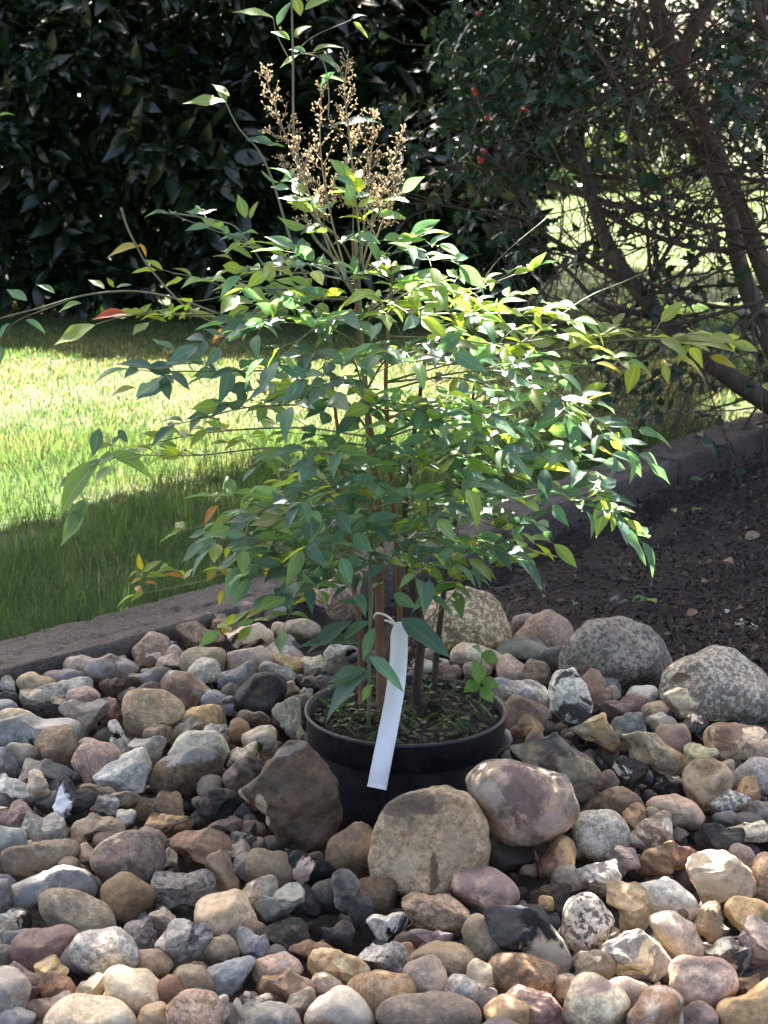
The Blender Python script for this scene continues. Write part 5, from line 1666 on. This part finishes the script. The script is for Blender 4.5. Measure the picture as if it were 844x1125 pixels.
# named twigs seen in the photograph
for path, rad in [
    ([(655, 225, 0), (700, 250, -.1), (770, 268, -.15), (860, 270, -.2)], (.012, .006)),
    ([(600, 200, 0), (680, 225, -.1), (760, 240, -.1), (860, 262, -.1)], (.012, .006)),
    ([(844, 330, -.3), (790, 345, -.35), (740, 355, -.35), (700, 360, -.35)], (.008, .004)),
    ([(690, 310, -.05), (640, 285, -.1), (600, 262, -.15), (570, 240, -.15), (530, 232, -.1)], (.012, .004)),
    ([(715, 345, -.05), (660, 335, -.15), (625, 300, -.2), (590, 275, -.2)], (.011, .004)),
    ([(740, 370, -.05), (690, 400, -.1), (640, 390, -.2), (610, 350, -.2)], (.008, .003)),
    ([(738, 470, -.3), (768, 410, -.2), (790, 385, -.15)], (.006, .003)),
    ([(640, 30, -.3), (668, 75, -.4), (690, 120, -.45), (712, 155, -.45)], (.006, .008)),
    ([(632, 124, -.4), (662, 138, -.4), (705, 141, -.4)], (.005, .005)),
    ([(700, -5, -.5), (704, 40, -.5), (710, 72, -.5)], (.006, .004)),
    ([(695, 30, -.5), (692, 62, -.5)], (.004, .003)),
    ([(825, -20, -.7), (836, 20, -.7), (850, 60, -.7)], (.008, .008)),
    ([(800, 20, -.6), (838, 32, -.6)], (.004, .004)),
    ([(780, 15, -.3), (815, 65, -.3), (850, 110, -.3)], (.005, .004)),
    ([(720, 70, .1), (690, 95, .05), (640, 110, 0), (600, 100, 0)], (.010, .004)),
    ([(668, 0, .2), (720, 22, .1), (742, 40, .1)], (.007, .006)),
    ([(790, 190, .2), (830, 200, .1), (870, 190, .1)], (.01, .006)),
    ([(785, 165, .1), (805, 185, 0), (860, 195, 0)], (.006, .004)),
    ([(690, 200, .2), (640, 195, .3), (600, 170, .4), (560, 175, .4)], (.010, .004)),
    ([(665, 60, .3), (640, 140, .3), (660, 240, .2), (690, 300, .1)], (.012, .010)),
    ([(605, 20, .3), (612, 110, .3), (640, 190, .2)], (.010, .008)),
    ([(700, 120, .3), (705, 220, .2), (720, 330, .1)], (.008, .006)),
    ([(760, 225, .2), (720, 300, .2), (690, 350, .2)], (.008, .005)),
]:
    pts = smooth_path([hp(*q) for q in path], 22)
    pts = pts + np.c_[waves(pts, 9, 3), waves(pts, 9, 4), waves(pts, 9, 5)] * .007
    b = Buf()
    tube(b, pts - HO, rad, 6)
    link('twig', b.mesh('holly_twig'), m_htwig, holly)
    LIMBS.append(pts)
# thin tangle growing out of limbs and twigs
tips = []
tb_ = Buf()
def grow(p, d, L, r, depth):
    n_ = 7
    pts = [p]
    for k in range(n_):
        d = norm(d + rng.normal(0, .14, 3) + [0, 0, -.02])
        pts.append(pts[-1] + d * L / n_)
    pts = np.array(pts)
    tube(tb_, pts - HO, (r, r * .4), 4)
    if depth:
        for _ in range(3):
            i = int(rng.integers(2, n_))
            grow(pts[i], norm(d + rng.normal(0, .8, 3)), L * rng.uniform(.4, .75), r * .6, depth - 1)
    tips.append((pts, d))
for pts in LIMBS:
    ln = np.linalg.norm(np.diff(pts, axis=0), axis=1).sum()
    for _ in range(int(6.5 * ln) + 2):
        i = int(rng.integers(5, len(pts)))
        qx_, qy_, _d = proj(pts[i])
        if qx_ < 690 and qy_ > 160 and rng.uniform() < .6: continue
        grow(pts[i], norm(np.array([rng.normal(-.25, .8), rng.normal(-.1, .7), rng.normal(.12, .45)])), rng.uniform(.25, .7), rng.uniform(.003, .0075), 2)
link('twigs', tb_.mesh('holly_twigs'), m_htwig, holly)['kind'] = 'stuff'

# spiny leaves: dense above, few among the lower twigs
ht = [leaf_shape(8, .56, .20, .25, .45, .12, 1), leaf_shape(8, .5, .12, .12, .5, .16, 1)]
pos, TT, NN = [], [], []
for pts, d in tips:
    x, y, dd = proj(pts[len(pts) // 2])
    dens = 1.0 if y < 140 else 0.3 if y < 190 else 0.16 if y < 330 else 0.22
    if x < 620 and y < 215: dens = .75
    if x > 650 and y < 210: dens *= .4
    if rng.uniform() > dens: continue
    for _ in range(5 if y < 200 else 3):
        q = pts[int(rng.integers(2, len(pts)))]
        t = norm(d + rng.normal(0, .8, 3))
        pos.append(q); TT.append(t); NN.append(norm(rng.normal(0, .5, 3) + [0, -.3, .8]))
def blob(n, cx, cy, dz, rx, ry, rz):
    for _ in range(n):
        u = norm(rng.normal(size=3)) * rng.uniform(.2, 1) ** .5
        q = hp(cx + u[0] * rx, cy + u[2] * ry, dz + u[1] * rz)
        if waves(q[None], 5.5, 88)[0] < -0.15: continue
        pos.append(q); TT.append(norm(rng.normal(0, 1, 3) + [0, -.3, -.2])); NN.append(norm(rng.normal(0, .5, 3) + [0, -.4, .7]))
blob(1250, 555, 75, .3, 95, 120, .6)
blob(170, 565, 175, .2, 60, 50, .35)
blob(2600, 700, 20, 1.35, 200, 130, .65)
blob(1500, 850, 70, 1.3, 120, 120, .6)
blob(700, 640, 90, 1.0, 130, 120, .4)
blob(160, 800, 85, -.5, 70, 50, .3)
blob(60, 560, 260, -.1, 50, 40, .2)
blob(90, 800, 330, .1, 60, 90, .3)
blob(2500, 1010, -20, .9, 200, 150, 1.2)
blob(5000, 760, -230, .4, 330, 200, 1.3)
blob(70, 700, 420, -.1, 60, 40, .3)
pos, TT, NN = np.array(pos), np.array(TT), np.array(NN)
# the stoutest stem stands clear of foliage towards the path
lx, ly, ldep = proj(LIMBS[1])
ax, ay, ad = proj(pos)
dist = np.sqrt(((ax[:, None] - lx) ** 2 + (ay[:, None] - ly) ** 2).min(1))
clear = (dist < 30) & (ad < ldep.min() + .35) & (rng.uniform(0, 1, len(pos)) < .95)
pos, TT, NN = pos[~clear], TT[~clear], NN[~clear]
n = len(pos)
L = rng.uniform(.034, .062, n)
px, py, d = proj(pos)
vis = (px > 470) & (px < 850) & (py > -5) & (py < 460)
big = np.argsort(np.where(vis, d + rng.uniform(0, .5, n) - L * 8, 1e9))[:300]
hme = [ribs(mesh_np('holly_blade', *t)) for t in ht]
for k in big:
    o = link('leaf', hme[k % 2], m_holly, holly)
    place_leaf(o, pos[k] - HO, TT[k], NN[k], L[k])
rest_ = np.setdiff1d(np.arange(n), big)
b = Buf()
for m_ in range(2):
    s_ = rest_[rest_ % 2 == m_]
    scatter(b, ht[m_], pos[s_] - HO, TT[s_], NN[s_], L[s_])
o = link('leaves', ribs(b.mesh('holly_leaves')), m_holly, holly)
o['kind'] = 'stuff'
print('holly leaves', n)
# red berries
M = Mat('red_berry')
M.b.inputs['Base Color'].default_value = (0.42, 0.02, 0.015, 1)
M.b.inputs['Roughness'].default_value = 0.25
bme = mesh_np('berry', *ICO[3])
for x, y in ((521, 99), (523, 103), (575, 119), (579, 121), (527, 174), (530, 176), (533, 166), (526, 15), (535, 130), (528, 178)):
    o = link('berry', bme, M.m, holly)
    o.location = P(x, y, HD - .42) - HO
    o.scale = (.0075,) * 3

# shrubs far behind the side lawn
for i, (name, label, cx, cy, rx, ry, h_, n_, dark) in enumerate([
    ('garden_shrub', 'dark rounded shrub behind the far end of the hedge', 0.62, 13.0, .42, .8, 1.0, 1800, 1),
    ('garden_shrub', 'broad dark evergreen mass far beyond the side lawn', 4.9, 27.0, 2.9, 1.5, 4.2, 5200, 1),
    ('garden_shrub', 'light green bush on the far side of the lawn', 2.6, 24.0, 1.5, 1.1, 1.25, 3000, 0),
    ('garden_shrub', 'tall pale green bush seen between holly stems', 3.2, 29.5, 2.2, 1.4, 2.1, 3400, 0),
    ('garden_shrub', 'low dark shrub at the end of the side lawn', 7.6, 24.0, 2.0, 1.2, 3.3, 4200, 1),
    ('garden_shrub', 'dark bush standing between the hedge and the far lawn', 0.6, 22.0, 1.5, 1.2, 2.3, 3000, 1),
]):
    mass(name, label, 'shrub', cx, cy, rx, ry, h_, n_, .16 if dark else .14, m_fardark if dark else m_far, 500 + i)
# ------------------------------------------------------------------ unseen tall tree, its crown shaped to shade bed and lawn
def inpoly(x, y, poly):
    poly = np.array(poly, float)
    r = np.zeros(len(x), bool)
    for (x0, y0), (x1, y1) in zip(poly, np.roll(poly, -1, 0)):
        c_ = ((y0 > y) != (y1 > y)) & (x < (x1 - x0) * (y - y0) / (y1 - y0 + 1e-12) + x0)
        r ^= c_
    return r
# openings cut in the crown to let sun onto the lawn (photo pixels on the ground) ...
LIT_LAWN = [(-400, 366), (-100, 372), (230, 372), (470, 352), (520, 400), (520, 470), (430, 498), (250, 528), (120, 552), (0, 590), (-100, 612), (-400, 660)]
LIT_SIDE = [(520, 352), (480, 150), (1100, 150), (1100, 320), (760, 345), (640, 335)]
# ... spots on the stones, and the shrub's own sunlit parts (photo pixels in the plane of the shrub)
SPOTS = [(372, 1108, 34, 26), (650, 1102, 40, 26), (724, 1112, 28, 26), (748, 1022, 30, 18), (772, 962, 34, 22), (830, 1102, 46, 26), (822, 1002, 22, 14), (770, 1072, 24, 16), (585, 792, 14, 10), (757, 797, 13, 10), (694, 793, 14, 8), (640, 960, 14, 10), (700, 985, 12, 10), (822, 448, 30, 12), (100, 1118, 18, 10)]
LIT_SHRUB = [(400, 150, 105, 150), (410, 315, 230, 70), (600, 470, 130, 120), (640, 560, 75, 60), (480, 420, 120, 60), (170, 335, 120, 50), (440, 560, 90, 50), (300, 20, 90, 60), (250, 500, 80, 30), (90, 540, 60, 60)]
n = 125000
px = rng.uniform(-420, 1250, n)
g_y = rng.uniform(1.25, 7.6, n)
farther = np.arange(n) > 95000                    # crown extended back to shade the side lawn in bands
px = np.where(farther, rng.uniform(500, 1250, n), px)
g_y = np.where(farther, rng.uniform(7.6, 11.5, n), g_y)
g_x = (px - 422) / F * (g_y * math.cos(PITCH) + .24)
g_ = np.c_[g_x, g_y, np.zeros(n)]
qx, qy, qd = proj(g_)
lit = inpoly(qx + 14 * waves(g_[:, :2], 9, 1), qy + 8 * waves(g_[:, :2], 9, 2), LIT_LAWN)
stripes = waves(np.c_[g_x * .55, g_y * 1.0], 2.0, 31) > -0.2
lit |= inpoly(qx, qy, LIT_SIDE) & stripes
for cx, cy, rx, ry in SPOTS:
    lit |= ((qx - cx) / rx) ** 2 + ((qy - cy) / ry) ** 2 < 2.7
# rays through the shrub
YS = 2.49
k_ = (YS - g_y) / SUN[1]
sp = g_ + k_[:, None] * SUN
sx, sy, sd__ = proj(sp)
thr = (k_ > 0.2) & (sp[:, 2] > 0.25) & (sp[:, 2] < 1.25)
for cx, cy, rx, ry in LIT_SHRUB:
    hole = (waves(np.c_[sx, sy], .035, 19) > -1.1) & (((sx - cx) / rx) ** 2 + ((sy - cy) / ry) ** 2 < 1.0 + 0.25 * waves(np.c_[sx, sy], .02, 12))
    lit |= thr & hole
g_ = g_[~lit]
n = len(g_)
hgt = rng.uniform(2.15, 3.1, n)
pos = g_ + (hgt / SUN[2])[:, None] * SUN
tree = empty('shade_tree', (2.9, 5.2, 0))
TO = np.array(tree.location)
tag(tree, 'unseen tall leafy tree with a crown shaped to shade the bed', 'tree')
m_shade = leaf_material('shade_leaf', (0.03, 0.06, 0.02), (0.06, 0.10, 0.03), (0.06, 0.09, 0.015), 0.15, 0.5, vein=False)
b = Buf()
T = norm(np.c_[rng.normal(0, 1, (n, 2)), rng.normal(-.2, .4, n)])
N = norm(np.c_[rng.normal(0, .35, (n, 2)) + SUN[:2] * .6, np.ones(n)])
scatter(b, leaf_shape(2, .62, .1, .1, .45), pos - TO, T, N, rng.uniform(.05, .085, n))
crown = link('crown', b.mesh('shade_crown'), m_shade, tree)
crown['kind'] = 'stuff'
b = Buf()
fork = np.array([2.75, 5.3, 1.9])
tube(b, smooth_path([(2.9, 5.2, -.1), (2.88, 5.2, .8), (2.75, 5.3, 1.9)], 16) - TO, (.16, .11), 12)
link('trunk', b.mesh('shade_trunk'), m_hbark, tree)
b = Buf()
for tx, ty, tz in ((-1.2, 3.6, 2.7), (0.4, 3.4, 2.75), (-1.4, 5.3, 2.8), (1.6, 3.3, 2.7), (1.0, 7.6, 2.9), (2.4, 7.4, 2.9), (3.0, 4.6, 2.9), (-.4, 4.6, 2.85)):
    e = np.array([tx, ty, tz])
    m_ = fork * .5 + e * .5 + [0, 0, .28]
    tube(b, smooth_path([fork, m_, e], 16) - TO, (.06, .012), 7)
link('limbs', b.mesh('shade_limbs'), m_hbark, tree)['kind'] = 'stuff'
# ------------------------------------------------------------------ litter on the mulch
lt_ = Buf()
n = 5200
px, py = rng.uniform(470, 960, n), 455 + 300 * rng.uniform(0, 1, n) ** 0.9
gp = np.array([G(a, b_, -.03) for a, b_ in zip(px, py)])
ks = kerb_side(gp[:, :2])
dens = np.clip((px - 560) / 260, .12, 1)
ok = (ks < -.13) & (ks > -2.2) & (rng.uniform(0, 1, n) < dens)
gp, n = gp[ok], int(ok.sum())
az = rng.uniform(0, 6.28, n)
T = np.c_[np.cos(az), np.sin(az), rng.normal(0, .25, n)]
N = norm(np.c_[rng.normal(0, .6, (n, 2)), np.ones(n)])
L = rng.uniform(.006, .026, n)
gp[:, 2] += .012 + rng.uniform(0, .012, n)
scatter(lt_, leaf_shape(4, .45, .5, .6, .45, .25), gp, T, N, L)
M = Mat('leaf_litter')
isl = M.n('ShaderNodeNewGeometry').outputs['Random Per Island']
rp = M.n('ShaderNodeValToRGB')
els = rp.color_ramp.elements
els[0].color = (0.022, 0.016, 0.013, 1)
els[1].color = (0.24, 0.17, 0.11, 1)
for p_, c_ in ((.45, (.04, .028, .022)), (.75, (.08, .055, .038)), (.93, (.14, .09, .055))):
    e = els.new(p_)
    e.color = (*c_, 1)
M.l(isl, rp.inputs[0])
M.l(rp.outputs[0], M.b.inputs['Base Color'])
M.b.inputs['Roughness'].default_value = .8
m_litter = M.m
kind(link('leaf_litter', lt_.mesh('leaf_litter'), m_litter), 'stuff')
# crumbs of soil and bark mulch
mu = Buf()
n = 9000
px, py = rng.uniform(430, 930, n), 470 + 300 * rng.uniform(0, 1, n)
for a, b_ in zip(px, py):
    q = G(a, b_, -.03)
    ks = kerb_side(q[None, :2])[0]
    if ks > -.12 or ks < -2: continue
    v, f = ICO[2]
    s_ = rng.uniform(.0015, .0045) * np.array([rng.uniform(.8, 2.2), 1, rng.uniform(.4, .9)])
    t = rng.uniform(0, 6.28)
    w_ = (v * s_) @ np.array([[math.cos(t), -math.sin(t), 0], [math.sin(t), math.cos(t), 0], [0, 0, 1]]).T
    mu.add(w_ + q + [0, 0, rng.uniform(-.004, .008)], f)
M = Mat('mulch')
isl = M.n('ShaderNodeNewGeometry').outputs['Random Per Island']
M.l(M.mix(M.ramp(isl, .3, 1), (0.022, 0.016, 0.013), (0.060, 0.045, 0.037)), M.b.inputs['Base Color'])
M.b.inputs['Roughness'].default_value = .95
kind(link('mulch', mu.mesh('mulch', False), M.m), 'stuff')

# fallen leaves that can be told apart
m_fall = leaf_material('fallen_leaf', None, None, None, .25, .5, True, vein=False)
FL = [leaf_shape(6, .5, .35, .35, .45, .2), leaf_shape(6, .6, .2, .15, .5, .3)]
FM = [mesh_np('fallen_leaf', *t) for t in FL]
for i, (x, y, L, c_, a, lab) in enumerate([
    (694, 662, .045, (.10, .19, .05), .3, 'green fallen leaf beside the small grey pebble on the mulch'),
    (720, 664, .035, (.22, .26, .05), 1.9, 'yellow-green fallen leaf with brown tail on the mulch'),
    (630, 666, .032, (.12, .22, .07), 1.3, 'pointed green fallen leaf above the pinkish grey boulder'),
    (754, 676, .034, (.24, .12, .08), .5, 'pinkish brown curled fallen leaf above the tan-grey boulder'),
    (762, 563, .045, (.10, .20, .06), .9, 'green fallen leaf on dark mulch near the pale leaf litter'),
    (742, 563, .03, (.12, .22, .06), 1.7, 'small upright green fallen leaf on the mulch'),
    (758, 529, .045, (.12, .20, .07), .2, 'pale green fallen leaf below the kerb'),
    (690, 550, .045, (.09, .17, .06), 2.8, 'dull green fallen leaf below the sunlit leaves'),
    (806, 620, .04, (.26, .19, .12), 2.2, 'pale tan fallen leaf at the edge of the mulch'),
    (818, 592, .05, (.22, .16, .10), .4, 'large dry brown fallen leaf among the litter'),
    (770, 640, .04, (.17, .11, .07), 1.2, 'dry brown fallen leaf lying on edge in the mulch'),
    (738, 748, .035, (.11, .06, .04), .1, 'dark brown fallen leaf lying against the tan-grey boulder'),
    (758, 757, .026, (.20, .10, .07), 1.0, 'reddish brown leaf scrap on the cream angular block'),
]):
    e = FM[i % 2].copy() if False else FM[i % 2]
    o = link('fallen_leaf', e, m_fall)
    q = G(x, y, -.015) if i < 11 else P(x, y, proj(G(760, 790, 0))[2] - .05 - .04 * (i == 12))
    place_leaf(o, q, np.array([math.cos(a), math.sin(a), .25]), norm(np.array([rng.normal(0, .4), -.6, 1])), L)
    o.color = (*c_, 1)
    tag(o, lab, 'leaf', 'fallen leaves on the mulch')
# pale chips on the mulch
for i, (x, y, s_, tone, lab) in enumerate([
    (682, 660, .022, 'gy', 'small grey pebble lying alone on the dark mulch'),
    (814, 683, .013, 'wh', 'small white chip on the mulch above the tan-grey boulder'),
    (826, 688, .014, 'cr', 'thin pale chip at the edge of the mulch'),
    (798, 671, .007, 'wh', 'tiny white chip between dry leaves on the mulch')]):
    v, f = ICO[3]
    me = mesh_np('stone', stone_verts(v, s_ * 2, s_ * 1.3, 0, 'A', 70 + i), f)
    o = link('pebble', me, STM['p'])
    q = G(x, y, -.02)
    o.location = q
    o['tone'] = list(PAL[tone]); o['second_tone'] = list(PAL[tone])
    tag(o, lab, 'pebble', 'loose chips on the mulch')
